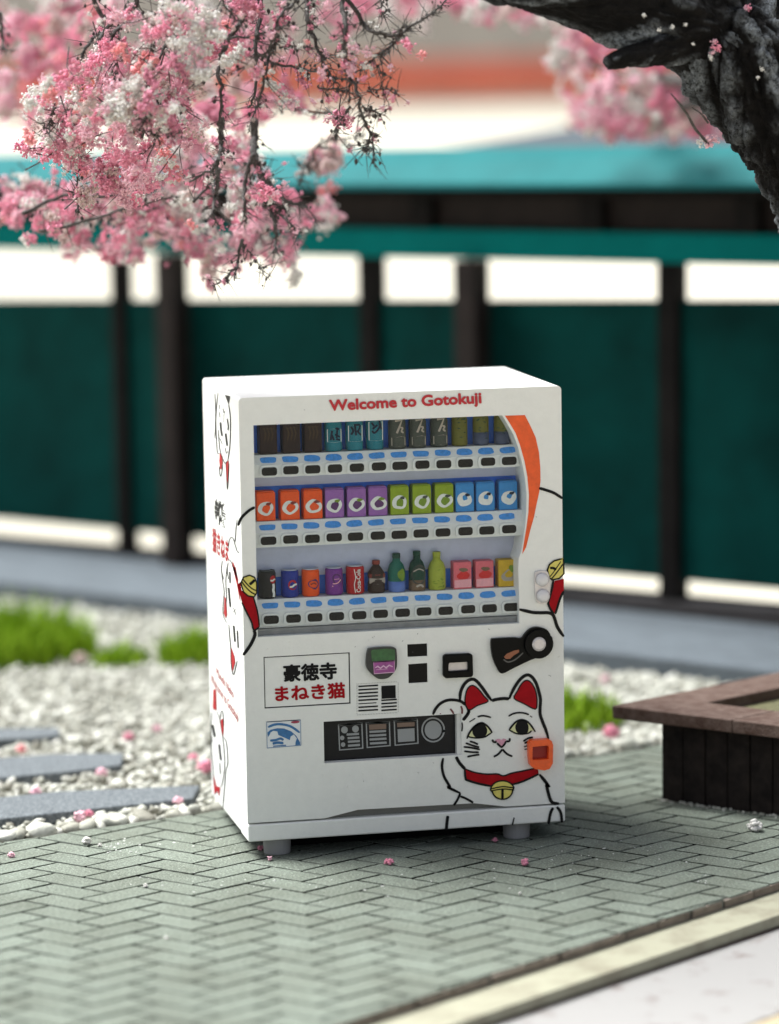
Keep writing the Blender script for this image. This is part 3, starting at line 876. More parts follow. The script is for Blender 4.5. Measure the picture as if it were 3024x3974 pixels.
# ---- drinks: every one a thing of its own
def on_cyl(c, r, y_off=0.0):
    def f(a, b, l):                     # a, b: metres right of and above the can's foot centre
        th = max(-1.2, min(1.2, a / r)); rr = r + .0019 + .0006 * l
        return Vector((c.x + rr * math.sin(th), c.y - rr * math.cos(th), c.z + b))
    return f
def on_flat(c, y):
    return lambda a, b, l: Vector((c.x + a, y - .0008 - .0005 * l, c.z + b))
def paint(n, c, r=0.45, v=0.1): return mat('drink_' + n, c, r, var=v, vscale=60, spec=.2)
P_ = dict(brown=paint('brown', (0.014, 0.0025, 0.002)), gold=paint('gold', (0.055, 0.030, 0.010)), teal=paint('teal', (0.012, 0.16, 0.21)), wht=paint('white', (0.72, 0.72, 0.68)), grey=paint('grey', (0.055, 0.062, 0.052)), pale=paint('pale', (0.38, 0.33, 0.28)),
          olive=paint('olive', (0.12, 0.115, 0.018)), dkblue=paint('darkblue', (0.06, 0.075, 0.13)), orange=paint('orange', (0.78, 0.085, 0.010)), purple=paint('purple', (0.28, 0.11, 0.36)), plum=paint('plum', (0.10, 0.03, 0.12)), green=paint('green', (0.24, 0.33, 0.012)), leaf=paint('leaf', (0.16, 0.25, 0.02)),
          blue=paint('blue', (0.035, 0.22, 0.52)), navy=paint('navy', (0.004, 0.012, 0.035)), black=paint('black', (0.016, 0.015, 0.016)), royal=paint('royal', (0.018, 0.035, 0.26)), violet=paint('violet', (0.17, 0.035, 0.24)), red=paint('red', (0.42, 0.012, 0.016)), steel=mat('drink_steel', (0.55, 0.55, 0.56), 0.3, metal=0.6),
          maroon=paint('maroon', (0.20, 0.03, 0.02)), cola=paint('cola', (0.035, 0.018, 0.013)), dgreen=paint('deepgreen', (0.006, 0.045, 0.028)), bgreen=paint('bottlegreen', (0.012, 0.12, 0.085)), lime=paint('lime', (0.34, 0.38, 0.045)), water=paint('water', (0.10, 0.17, 0.45)), pink=paint('pink', (0.66, 0.13, 0.16)), lpink=paint('lightpink', (0.75, 0.34, 0.38)), straw=paint('strawberry', (0.58, 0.02, 0.02)), ygold=paint('yellowgold', (0.58, 0.36, 0.02)), mud=paint('mud', (0.16, 0.10, 0.06)))
YD = 0.112
def drink(name, px, r_, label, cat, group, build, hgt, wid):
    row = rows[r_]
    x_ = at_y(X1(px), 1400 + (400, 690, 1030)[r_] / 1.135, YD - wid / 2).x
    c = Vector((x_, YD, row['zd'] + .0008))
    t = empty(name, c, label, cat, group)
    build(t, c, hgt, wid)
    return t
def prt(t, name, m, pr, sub=None): return pr.build(name, m, t, sub)
def blob(cx_, cz_, rx, rz, seed=0, n=16, k=.16):
    return [(cx_ + rx * math.cos(a) * (1 + k * math.sin(2 * a + seed)), cz_ + rz * math.sin(a) * (1 + k * math.cos(3 * a + seed * 1.7))) for a in [2 * math.pi * i / n for i in range(n)]]
def carton(col, dark=None):
    def b(t, c, h, w):
        world_build(MB().box(c.x - w / 2, c.x + w / 2, c.y - .030, c.y + .030, c.z, c.z + h), 'box', P_[col], t, bevel=.003)
    return b
def plain_can(col, mark, top='steel'):
    def b(t, c, h, w):
        r = w / 2
        body = world_build(MB().lathe([(r * .86, 0), (r, .006), (r, h - .010), (r * .9, h - .002)], c, 22), 'can_body', P_[col], t, smooth=True)
        world_build(MB().lathe([(r * .9, h - .0018), (r * .88, h + .001), (r * .8, h - .001)], c, 22), 'can_lid', P_[top], t)
        mark(t, c, h, r, body)
    return b
def bottle(col, cap, mark, shape=0, base=None):
    def b(t, c, h, w):
        r = w / 2
        pro = [(r * .9, 0), (r, .006), (r, h * .30), (r * .90, h * .40), (r, h * .50), (r, h * .60), (r * .62, h * .76), (r * .40, h * .84), (r * .38, h * .875)] if shape == 0 else [(r * .9, 0), (r, .006), (r, h * .55), (r * .80, h * .70), (r * .44, h * .80), (r * .42, h * .875)]
        body = world_build(MB().lathe(pro, c, 22), 'bottle_body', P_[col], t, smooth=True)
        world_build(MB().lathe([(r * .44, h * .878), (r * .46, h * .89), (r * .46, h * .99), (r * .40, h)], c, 18), 'cap', P_[cap], t)
        if base: world_build(MB().lathe([(r * .91, -.0002), (r * 1.012, .006), (r * 1.012, h * .28)], c, 22), 'lower_label', P_[base], t, smooth=True)
        mark(t, c, h, r, body)
    return b
def nomark(*a): pass
ordn = ['first', 'second', 'third']
# top row: three dark brown cartons, three teal bottles with white labels, three grey bottles, three olive bottles
h1 = .150
for i, px in enumerate((322, 424, 520)):
    def b(t, c, h, w):
        world_build(MB().box(c.x - w / 2, c.x + w / 2, c.y - .030, c.y + .030, c.z, c.z + h), 'box', P_['brown'], t, bevel=.004)
        f = on_flat(c, c.y - .030); pr = Print(f)
        for q in (-.014, .0, .014): pr.line([(q - .004, h * .70), (q + .004, h * .52), (q - .003, h * .34)], .006, 0, False)
        pr.line([(-.022, h * .66), (.022, h * .67)], .005, 0, False)
        prt(t, 'print', P_['gold'], pr)
    drink('drink_carton', px, 0, ordn[i] + ' dark brown drink carton from the left on the top shelf', 'drink carton', 'dark brown cartons on the top shelf', b, h1, .070)
strokes = [[[(-.016, .3), (-.010, .5)], [(-.012, .42), (-.004, .30)], [(.002, .55), (.018, .52)], [(.010, .56), (.006, .34)], [(.0, .42), (.02, .36)], [(.004, .32), (.02, .30)]],
           [[(-.018, .52), (-.010, .44), (-.018, .36)], [(-.004, .58), (.0, .34)], [(.0, .56), (.016, .54), (.006, .40)], [(.004, .44), (.020, .34)]],
           [[(-.018, .55), (-.008, .48)], [(.012, .60), (.012, .46), (-.006, .34), (-.016, .38)], [(.016, .54), (.020, .40)], [(-.014, .42), (.004, .50)]]]
for i, px in enumerate((614, 707, 797)):
    def mk(t, c, h, r, body, i=i):
        f = on_cyl(c, r)
        lab = Print(f).fill([(-.031, h * .20), (-.015, h * .195), (0, h * .19), (.015, h * .195), (.031, h * .20), (.031, h * (.46 + .06 * i)), (.015, h * (.47 + .06 * i)), (0, h * (.475 + .06 * i)), (-.015, h * (.47 + .06 * i)), (-.031, h * (.46 + .06 * i))], 0, False)
        L = prt(t, 'label', P_['wht'], lab)
        ik = Print(f)
        for s in strokes[i]: ik.line([(a, h * (b - .06 + .04 * i)) for a, b in s], .0075, 2, True, False)
        prt(t, 'lettering', P_['navy'], ik, L)
    drink('drink_bottle', px, 0, ordn[i] + ' teal bottle with black brush writing on a white label, top shelf', 'drink bottle', 'teal bottles on the top shelf', bottle('teal', 'teal', mk, 1), .190, .070)
for i, px in enumerate((896, 986, 1081)):
    def mk(t, c, h, r, body):
        f = on_cyl(c, r)
        pr = Print(f).line([(-.014, h * .60), (.012, h * .61), (.002, h * .47), (-.008, h * .34)], .008, 1, False, False).line([(.006, h * .46), (.016, h * .44), (.010, h * .38), (.020, h * .34)], .007, 1)
        prt(t, 'lettering', P_['pale'], pr)
        prt(t, 'label', P_['pale'], Print(f).fill([(-.03, h * .07), (0, h * .055), (.03, h * .07), (.03, h * .24), (.01, h * .27), (-.01, h * .25), (-.03, h * .24)], 0, False))
    drink('drink_bottle', px, 0, ordn[i] + ' dark grey bottle with a pale figure mark, top shelf', 'drink bottle', 'dark grey bottles on the top shelf', bottle('grey', 'grey', mk, 1), .185, .070)
for i, px in enumerate((1171, 1265, 1358)):
    def mk(t, c, h, r, body, i=i):
        f = on_cyl(c, r); pr = Print(f)
        rr = random.Random(i)
        for q in range(9):
            a, z = rr.uniform(-.022, .022), rr.uniform(.15, .62)
            pr.line([(a - .004, h * z), (a + .005, h * (z + rr.uniform(-.04, .05)))], .005, 1, False)
        prt(t, 'leaf_pattern', P_['dgreen'], pr)
    drink('drink_bottle', px, 0, ordn[i] + ' olive green tea bottle with dark flecks, top shelf', 'drink bottle', 'olive bottles on the top shelf', bottle('olive', 'olive', mk, 1, 'dkblue' if i else None), .185, .064)
# middle row: four kinds of fruit carton
kinds = [('orange', 'orange', 'maroon', 'orange', ((312, 419, 520))), ('purple', 'plum', 'leaf', 'purple grape', ((615, 712, 806))), ('green', 'leaf', 'grey', 'green apple', ((902, 1000, 1098))), ('blue', 'blue', 'navy', 'blue', ((1189, 1280, 1380)))]
for col, fru, lf, word, pxs in kinds:
    for i, px in enumerate(pxs):
        def b(t, c, h, w, col=col, fru=fru, lf=lf, i=i, word=word):
            world_build(MB().box(c.x - w / 2, c.x + w / 2, c.y - .030, c.y + .030, c.z, c.z + h), 'box', P_[col], t, bevel=.003)
            world_build(MB().box(c.x - w / 2 + .004, c.x + w / 2 - .004, c.y - .026, c.y + .026, c.z + h + .0003, c.z + h + .004), 'top_fold', P_[col], t)
            f = on_flat(c, c.y - .030); dx = .002 * (i - 1); s = i + len(col)
            ring_ = prt(t, 'white_ring', P_['wht'], Print(f).fill(blob(dx, h * .44, w * .42, h * .245, s, 18, .07), 0, False))
            prt(t, 'fruit', P_[fru], Print(f).fill(blob(dx + .002, h * (.43 if word != 'blue' else .50), w * (.22 if word != 'blue' else .15), h * (.145 if word != 'blue' else .09), s), 2, False), ring_)
            prt(t, 'leaf', P_[lf], Print(f).fill(blob(dx + w * .16, h * .60, w * .15, h * .055, s, 12, .2), 3, False), ring_)
        drink('juice_carton', px, 1, f'{ordn[i]} {word} juice carton from the left in its trio, middle shelf', 'juice carton', word + ' cartons on the middle shelf', b, .112, .075)
# bottom row
def m_darkcan(t, c, h, r, body):
    f = on_cyl(c, r)
    e = prt(t, 'round_logo', P_['red'], Print(f).ell(.018, h * .70, .013, .016, 1))
    prt(t, 'logo_wave', P_['wht'], Print(f).line([(.006, h * .68), (.016, h * .66), (.022, h * .70), (.030, h * .69)], .006, 2), e)
    prt(t, 'lettering', P_['wht'], Print(f).line([(.020, h * .06), (.022, h * .2), (.018, h * .3), (.021, h * .42), (.019, h * .54)], .012, 1, True, False))
def m_bluecan(t, c, h, r, body):
    f = on_cyl(c, r)
    e = prt(t, 'round_logo', P_['red'], Print(f).ell(.004, h * .47, .017, .020, 1))
    prt(t, 'logo_wave', P_['wht'], Print(f).line([(-.008, h * .40), (.004, h * .42), (.010, h * .47), (.022, h * .49)], .007, 2), e)
    prt(t, 'logo_base', P_['royal'], Print(f).fill([(.000, h * .36), (.010, h * .41), (.018, h * .44), (.014, h * .36), (.006, h * .33)], 3), e)
def m_orangecan(t, c, h, r, body):
    f = on_cyl(c, r); e = prt(t, 'round_logo', P_['plum'], Print(f).fill(blob(.006, h * .46, .020, .020, 2), 1, False))
    prt(t, 'logo_mark', P_['maroon'], Print(f).line([(-.006, h * .45), (.006, h * .50), (.016, h * .44)], .005, 2), e)
def m_violetcan(t, c, h, r, body):
    f = on_cyl(c, r); e = prt(t, 'round_logo', P_['plum'], Print(f).fill(blob(.006, h * .60, .021, .020, 4), 1, False))
    prt(t, 'logo_mark', P_['lpink'], Print(f).line([(-.012, h * .44), (.006, h * .46), (.020, h * .58)], .004, 2).line([(-.006, h * .60), (.014, h * .61)], .003, 2).line([(-.014, h * .34), (-.010, h * .36)], .006, 2), e)
def m_redcan(t, c, h, r, body):
    f = on_cyl(c, r); P = [(.006 + .006 * math.sin(q * 1.9), h * (.06 + .84 * q / 13)) for q in range(14)]
    U, F = text_geo('Coca-Cola', .02)
    V = [f(.014 - b * .017, h * (.08 + .82 * a), 2) for a, b in U]
    me = mesh('script_lettering', [p - t.location for p in V], F); link('script_lettering', me, P_['wht'], t)
    prt(t, 'ribbon', P_['wht'], Print(f).line([(-.006, h * .06), (-.010, h * .35), (-.005, h * .6), (-.010, h * .9)], .003, 1))
hc = .108
for px, lab, bld, hh, ww, nm, ct in [
    (322, 'black can with a small round red logo, far left of the bottom shelf', plain_can('black', m_darkcan, 'grey'), hc, .070, 'drink_can', 'drink can'),
    (423, 'blue can with a round red and white logo on the bottom shelf', plain_can('royal', m_bluecan), hc, .070, 'drink_can', 'drink can'),
    (514, 'orange can with a dark round fruit emblem on the bottom shelf', plain_can('orange', m_orangecan), hc, .070, 'drink_can', 'drink can'),
    (618, 'violet can with a dark plum emblem on the bottom shelf', plain_can('violet', m_violetcan), hc, .070, 'drink_can', 'drink can'),
    (711, 'red can with white script running up it on the bottom shelf', plain_can('red', m_redcan), .112, .072, 'drink_can', 'drink can')]:
    drink(nm, px, 2, lab, ct, 'cans on the bottom shelf', bld, hh, ww)
def m_cola(t, c, h, r, body):
    f = on_cyl(c, r); L = prt(t, 'label', P_['pale'], Print(f).fill([(-.034, h * .30), (0, h * .285), (.034, h * .30), (.034, h * .47), (0, h * .455), (-.034, h * .47)], 3, False))
    prt(t, 'label_band', P_['maroon'], Print(f).fill([(-.034, h * .475), (0, h * .46), (.034, h * .475), (.034, h * .60), (0, h * .585), (-.034, h * .60)], 3, False), L)
    prt(t, 'lettering', P_['cola'], Print(f).line([(-.012, h * .40), (.0, h * .42), (.014, h * .39)], .005, 5), L)
def m_green(t, c, h, r, body):
    f = on_cyl(c, r); L = prt(t, 'label', P_['leaf'], Print(f).fill(blob(.012, h * .46, .014, .024, 2), 3, False))
def m_dark(t, c, h, r, body):
    f = on_cyl(c, r); L = prt(t, 'label', P_['grey'], Print(f).fill(blob(.002, h * .42, .030, .040, 1, 18, .06), 3, False))
    prt(t, 'label_mark', P_['pale'], Print(f).line([(-.02, h * .50), (0, h * .57), (.02, h * .51)], .005, 5).line([(-.01, h * .12), (.006, h * .16), (.018, h * .10)], .008, 3), L)
def m_lime(t, c, h, r, body):
    f = on_cyl(c, r); pr = Print(f); rr = random.Random(9)
    for q in range(14):
        a, z = rr.uniform(-.024, .024), rr.uniform(.08, .58); pr.line([(a - .004, h * z), (a + .005, h * (z + rr.uniform(-.03, .04)))], .0045, 2, False)
    prt(t, 'leaf_pattern', P_['leaf'], pr)
for px, lab, bld, hh, ww in [
    (804, 'small dark cola bottle with a red cap on the bottom shelf', bottle('cola', 'maroon', m_cola, 0), .128, .068),
    (894, 'green bottle with a blue lower label on the bottom shelf', bottle('bgreen', 'dgreen', m_green, 1, 'water'), .152, .070),
    (984, 'tall dark green bottle with a brown label on the bottom shelf', bottle('dgreen', 'dgreen', m_dark, 1, 'mud'), .157, .066),
    (1072, 'lime green tea bottle with a leaf pattern on the bottom shelf', bottle('lime', 'lime', m_lime, 1), .150, .070)]:
    drink('drink_bottle', px, 2, lab, 'drink bottle', 'bottles on the bottom shelf', bld, hh, ww)
for i, (px, lab) in enumerate([(1179, 'left pink strawberry carton on the bottom shelf'), (1276, 'right pink strawberry carton beside the yellow one on the bottom shelf'), (1376, 'yellow pineapple carton at the right end of the bottom shelf')]):
    def b(t, c, h, w, i=i):
        world_build(MB().box(c.x - w / 2, c.x + w / 2, c.y - .030, c.y + .030, c.z, c.z + h), 'box', P_['ygold' if i == 2 else 'pink'], t, bevel=.003)
        f = on_flat(c, c.y - .030)
        if i < 2:
            L = prt(t, 'lower_band', P_['lpink'], Print(f).fill([(-w / 2 + .002, .006), (w / 2 - .002, .006), (w / 2 - .002, h * .36), (-w / 2 + .002, h * .33)], 0, False))
            prt(t, 'fruit', P_['straw'], Print(f).fill(blob(.002, h * .50, w * .33, h * .16, 1), 2, False), L)
            prt(t, 'leaf', P_['mud'], Print(f).fill(blob(.003, h * .71, w * .24, h * .075, 3), 3, False), L)
        else:
            L = prt(t, 'white_ring', P_['pale'], Print(f).fill(blob(.004, h * .40, w * .36, h * .22, 1), 0, False))
            prt(t, 'fruit', P_['ygold'], Print(f).fill(blob(.006, h * .46, w * .2, h * .13, 1), 2, False), L)
            prt(t, 'leaf', P_['leaf'], Print(f).fill(blob(w * .26, h * .68, w * .18, h * .13, 3), 3, False), L)
    drink('juice_carton', px, 2, lab, 'juice carton', 'cartons on the bottom shelf', b, .108, .073)

# ---- print on the front
Print(FF).fill([(2030, 1611), (2037, 1610), (2058, 1651), (2079, 1697), (2092, 1755), (2097, 1813), (2098, 1863), (2094, 1905), (2083, 1955), (2073, 2005), (2058, 2058), (2042, 2124), (2027, 2150), (2033, 2110), (2043, 2050), (2051, 1990), (2053, 1920), (2047, 1850), (2036, 1790), (2018, 1726), (2001, 1680), (1979, 1643), (1960, 1613)], 0, False).build('orange_crescent', orange, vm)
wtx = lettering('title_lettering', 'Welcome to Gotokuji', ((1281, 1606), (1868, 1576), (1278, 1553)), lambda a, b, l: FF(a, b, 1 + l), mat('title_red', (0.50, 0.008, 0.020), 0.5), vm, 1, 0, fat=2.3)
# recessed sign
zc_ = lambda q: q
sg = grow(sign, -.0041)
plate('sign_plate', sg, [], .0042, .03, white, bevel=.002)
FS = lambda px, py, l=0: (lambda p: Vector((p.x, .0031 - .0007 * l, p.z)))(at_y(px, py, 0.0042))
plate('sign_groove', grow(sign, -.0004), [grow(sign, -.0038)], .0052, .035, mat('groove_black', (0.010, 0.010, 0.010), .8, spec=.1))  # dark ring filling the gap, stands in for the groove's shadow
lettering('sign_lettering', '豪徳寺', ((1103, 2645), (1306, 2634), (1101, 2582)), FS, ink, vm, 0, 0, fat=2.6)
lettering('sign_lettering', 'まねき猫', ((1071, 2722), (1339, 2707), (1068, 2664)), FS, red, vm, 0, 0, fat=2.2)
# blue sticker with a globe
st = Print(FF).fill([(1035, 2802), (1166, 2794), (1168, 2892), (1037, 2903)], 0, False).build('globe_sticker', mat('sticker_white', (0.74, 0.76, 0.78), .4), vm)
blue_ink = mat('globe_blue', (0.03, 0.15, 0.36), .5, var=.2, vscale=60)
g_ = Print(FF)
g_.line([(1040, 2822), (1065, 2812), (1095, 2811), (1130, 2820), (1163, 2843)], 9, 2)
g_.fill([(1038, 2842), (1050, 2832), (1075, 2826), (1102, 2827), (1130, 2838), (1150, 2856), (1164, 2880), (1165, 2890), (1146, 2892), (1147, 2880), (1152, 2865), (1140, 2850), (1128, 2858), (1124, 2872), (1112, 2866), (1098, 2860), (1080, 2852), (1076, 2838), (1060, 2836), (1050, 2842), (1046, 2852), (1040, 2860)], 2, False)
g_.line([(1048, 2874), (1070, 2872), (1088, 2866), (1100, 2872)], 9, 2).line([(1058, 2886), (1076, 2882), (1100, 2884)], 10, 2).line([(1060, 2896), (1110, 2892)], 7, 2)
g_.ring([(1035, 2802), (1166, 2794), (1168, 2892), (1037, 2903)], 3, 1)
g_.build('globe_print', blue_ink, vm, st)
Print(FF).ell(1146, 2802, 17, 5, 2, rot=-.08).build('sticker_mark', mat('dull_red_ink', (0.32, 0.03, 0.07), .5), vm, st)
# small notice: lines of print, a plain dark square
nt_ = Print(FF)
for k in range(8):
    y_ = 2664 + k * 13.5
    nt_.line([(1391, y_), (1391 + (76 if k != 5 else 70), y_ - 4.5)], 6.0 if k != 5 else 3.5, 1, False, False)
for k in range(4):
    y_ = 2718 + k * 13
    nt_.line([(1480, y_), (1540, y_ - 4)], 6.0, 1, False, False)
nt_.fill([(1480, 2662), (1535, 2659), (1536, 2709), (1481, 2712)], 1, False)
nt_.build('notice_print', ink, vm)
gy = Print(FF)
for k in range(26):
    gy.line([(1384 + k * 6.1, 2653 - k * .36), (1387 + k * 6.1, 2656 - k * .36)], 2.5, 1, False); gy.line([(1386 + k * 6.1, 2776 - k * .36), (1389 + k * 6.1, 2773 - k * .36)], 2.5, 1, False)
for k in range(18):
    gy.line([(1384, 2658 + k * 6.4), (1387, 2661 + k * 6.4)], 2.5, 1, False); gy.line([(1544, 2649 + k * 6.4), (1547, 2652 + k * 6.4)], 2.5, 1, False)
gy.build('notice_border', mat('grey_ink', (0.22, 0.22, 0.20), .6), vm)
# badge-shaped panel, green over purple
def solid(name, pts, y0, m, bevel=.004, y1=-.0005, sub_of=None, sm=True):
    P = smoothed([Vector((x, y, 0)) for x, y in pts], 4, True) if sm else [Vector((x, y, 0)) for x, y in pts]
    return plate(name, [FXZ(p.x, p.y) for p in P], [], y0, y1, m, bevel=bevel, sub_of=sub_of)
FA = lambda y: (lambda px, py, l=0: (lambda p: Vector((p.x, y - .0012 - .0007 * l, p.z)))(at_y(px, py, 0.0)))
bd = solid('badge_panel', [(1424, 2522), (1436, 2513), (1500, 2508), (1530, 2512), (1536, 2530), (1537, 2575), (1530, 2600), (1508, 2624), (1486, 2632), (1462, 2630), (1438, 2612), (1421, 2590), (1418, 2560)], -.020, mat('badge_dark', (0.012, 0.016, 0.018), .35, var=.3, vscale=40), .006)
Print(FA(-.020)).fill([(1436, 2526), (1440, 2519), (1498, 2514), (1527, 2518), (1529, 2532), (1528, 2558), (1440, 2564)], 0, False).build('badge_top', mat('badge_green', (0.035, 0.115, 0.035), .5, var=.4, vscale=40), vm, bd)
Print(FA(-.020)).fill([(1444, 2565), (1528, 2559), (1528, 2606), (1447, 2613)], 1, False).build('badge_label', mat('badge_purple', (0.33, 0.07, 0.27), .5, var=.25, vscale=60), vm, bd)
w_ = Print(FA(-.020)); w_.ring([(1446, 2567), (1527, 2561), (1526, 2605), (1448, 2611)], 3, 2); w_.line([(1452, 2588), (1462, 2582), (1472, 2590), (1484, 2580), (1494, 2588), (1506, 2578), (1520, 2584)], 6, 2, False)
w_.line([(1454, 2596), (1500, 2592)], 3, 2, False); w_.build('badge_lettering', mat('pale_pink_ink', (0.72, 0.45, 0.62), .5), vm, bd)
# two small dark windows
for c_ in (c1, c2):
    plate('dark_window', grow(c_, -.0006), [], .004, .02, mat('window_black', (0.004, 0.004, 0.005), .3, spec=.12), bevel=.001)
# note reader
nr_o = [(1716, 2545), (1724, 2537), (1822, 2533), (1831, 2540), (1833, 2618), (1826, 2625), (1726, 2630), (1716, 2620)]
nr = plate('note_reader', [FXZ(*p) for p in nr_o], [[FXZ(*p) for p in [(1738, 2570), (1812, 2566), (1813, 2598), (1737, 2603)]]], -.022, -.0005, blackpl, bevel=.005)
plate('reader_slot', [FXZ(*p) for p in [(1737, 2569), (1813, 2565), (1814, 2599), (1736, 2604)]], [], -.006, -.001, silver, sub_of=nr)
# coin slot and key ring
cs = solid('coin_plate', [(1903, 2484), (1920, 2476), (1990, 2472), (2020, 2474), (2034, 2458), (2052, 2440), (2076, 2431), (2100, 2434), (2122, 2444), (2134, 2468), (2135, 2500), (2126, 2524), (2104, 2542), (2078, 2550), (2040, 2566), (1990, 2590), (1946, 2611), (1928, 2594), (1908, 2545)], -.018, blackpl, .006)
rc = FXZ(2085, 2495)
for nm, ro, ri, ya, m_ in (('key_ring', .058, .030, -.034, blackpl),):
    plate(nm, [(rc[0] + ro * math.cos(a), rc[1] + ro * math.sin(a)) for a in [2 * math.pi * k / 28 for k in range(28)]], [[(rc[0] + ri * math.cos(a), rc[1] + ri * math.sin(a)) for a in [2 * math.pi * k / 20 for k in range(20)]]], ya, -.0185, m_, bevel=.007, sub_of=cs)
world_build(MB().lathe([(.0285, .0), (.0285, .012), (.020, .016)], (rc[0], -.0188, rc[1]), 20, 'y'), 'key_barrel', silver, vm, sub_of=cs)
Print(FA(-.018)).fill([(1952, 2546), (1962, 2534), (1990, 2522), (2010, 2518), (2010, 2528), (1990, 2540), (1975, 2554), (1958, 2554)], 1, False).build('coin_slot', mat('copper_paint', (0.30, 0.10, 0.045), .5), vm, cs)
Print(FA(-.018)).line([(1950, 2556), (1968, 2566), (1996, 2556), (2026, 2530)], 5, 1).build('slot_edge', mat('worn_black', (0.10, 0.095, 0.09), .5), vm, cs)
# pair of clear knobs
kp = solid('lamp_plate', [(2074, 2228), (2086, 2216), (2112, 2214), (2126, 2224), (2132, 2260), (2131, 2310), (2122, 2336), (2100, 2343), (2082, 2334), (2075, 2300)], -.012, silver, .005)
for x_, y_ in ((2101, 2247), (2104, 2310)):
    c_ = FXZ(x_, y_)
    world_build(MB().lathe([(.026, 0), (.027, .010), (.020, .022), (.012, .025)], (c_[0], -.0125, c_[1]), 20, 'y'), 'lamp_knob', mat('frosted_knob', (0.70, 0.68, 0.70), .18), vm, sub_of=kp, smooth=True)
# orange change cup
oc = plate('change_cup', [FXZ(*p) for p in [(2045, 2880), (2054, 2868), (2122, 2864), (2134, 2870), (2139, 2885), (2138, 2956), (2126, 2978), (2106, 2984), (2066, 2978), (2050, 2964), (2046, 2930)]], [[FXZ(*p) for p in [(2060, 2893), (2118, 2888), (2122, 2896), (2121, 2940), (2062, 2944), (2059, 2938)]]], -.034, -.0005, mat('orange_plastic', (0.92, 0.105, 0.010), .35, var=.15, vscale=40), bevel=.008)
plate('cup_back', [FXZ(*p) for p in [(2058, 2891), (2123, 2886), (2123, 2942), (2058, 2946)]], [], -.008, -.001, mat('deep_red_plastic', (0.30, 0.012, 0.006), .5), sub_of=oc)
# take-out slot
sx0, sx1, sz1, sz0 = slot[0][0], slot[1][0], slot[0][1], slot[2][1]
fl = world_build(MB().box(sx0 + .001, sx1 - .018, .040, .044, sz0 - .003, sz1 + .003), 'slot_flap', slate, vm)
world_build(MB().box(sx1 - .0175, sx1 + .004, .012, .044, sz0 - .003, sz1 + .003), 'slot_jamb', white_in, vm)
FI = lambda px, py, l=0: (lambda p: Vector((p.x, .0388 - .0007 * l, p.z)))(at_y(px, py, .040))
def zi(x, y): return (1240 + x / 2.71, 2740 + y / 2.71)
ic = Print(FI)
for L in ([(200, 200), (445, 182), (455, 442), (212, 462)], [(492, 180), (735, 168), (742, 415), (502, 436)], [(786, 158), (1028, 142), (1036, 390), (796, 412)]):
    ic.ring([zi(*p) for p in L], 6.5, 1)
cxy = zi(1195, 250); cc = [(cxy[0] + 43 * math.cos(a), cxy[1] + 46 * math.sin(a)) for a in [2 * math.pi * k / 30 for k in range(30)]]
ic.ring(cc, 6, 1)
ic.ell(*cxy, 33, 36, 1)
for x, y, r in ((262, 250, 13), (378, 240, 13), (238, 335, 8.5), (248, 405, 8.5)): ic.ell(*zi(x, y), r, r * 1.05, 1)
for x0, y0, x1, y1 in ((285, 300, 415, 292), (295, 338, 420, 330), (298, 376, 424, 368), (300, 418, 426, 408), (525, 272, 700, 262), (525, 312, 702, 302), (527, 352, 704, 342), (530, 394, 706, 384)):
    ic.line([zi(x0, y0), zi(x1, y1)], 8.5, 1, False, False)
ic.fill([zi(820, 244), zi(998, 232), zi(1002, 368), zi(826, 380)], 1, False)
ic.build('pictogram', icongrey, vm, fl)
Print(FI).fill([zi(520, 196), zi(700, 186), zi(702, 240), zi(524, 250)], 1, False).fill([zi(815, 178), zi(1000, 168), zi(1000, 212), zi(818, 222)], 1, False).build('pictogram_shade', iconbrown, vm, fl)

# ---- lucky cat print
def ca(x, y): return (1640 + x / 3.0, 2540 + y / 3.0)
def cb(x, y): return (760 + x / 1.135, 2350 + y / 1.135)
K = lambda *P: [ca(*p) for p in P]
B = lambda *P: [cb(*p) for p in P]
cat = Print(FF); W_ = 12.5
cat.line(K((435, 540), (440, 450), (470, 370), (520, 310), (580, 287), (630, 310), (690, 380), (750, 465), (806, 538)), W_, 2)
cat.line(K((806, 538), (860, 522), (940, 512), (1008, 516)), W_, 2).line(K((1008, 516), (1040, 440), (1090, 350), (1150, 275), (1215, 238), (1270, 258), (1320, 330), (1350, 420), (1372, 520), (1368, 620), (1370, 700), (1400, 790), (1440, 890), (1466, 985)), W_, 2)
cat.line(K((120, 700), (150, 635), (205, 572), (290, 532), (380, 530), (450, 548), (500, 590)), W_ * .9, 2).line(K((540, 640), (528, 690), (470, 765)), W_, 2)
cat.line(K((500, 590), (528, 650), (515, 700)), 6, 2)
cat.line(K((545, 785), (612, 743)), 6.5, 2).line(K((640, 726), (690, 713), (740, 717), (797, 733)), 7, 2).line(K((1000, 718), (1060, 687), (1130, 677), (1190, 684), (1238, 700)), 7, 2).line(K((1250, 714), (1276, 730)), 6, 2)
cat.line(K((458, 790), (462, 840), (455, 895)), 6, 2)
for a in (((550, 1010), (600, 1025), (645, 1046)), ((500, 1030), (580, 1058), (660, 1080)), ((478, 1075), (570, 1085), (668, 1106)), ((483, 1125), (570, 1136), (655, 1138)), ((520, 1190), (590, 1175), (662, 1165)), ((1172, 1012), (1228, 975), (1285, 964)), ((1186, 1035), (1230, 1012), (1290, 1000)), ((1186, 1105), (1222, 1098)), ((1180, 1075), (1222, 1060))):
    cat.line(K(*a), 7.5, 2)
cat.line(K((812, 988), (822, 1014), (845, 1020), (862, 1010)), 8, 3).line(K((865, 1030), (890, 1055), (920, 1075), (952, 1045), (972, 1008)), 8, 3).line(K((972, 1008), (1008, 1008), (1016, 972)), 8, 3)
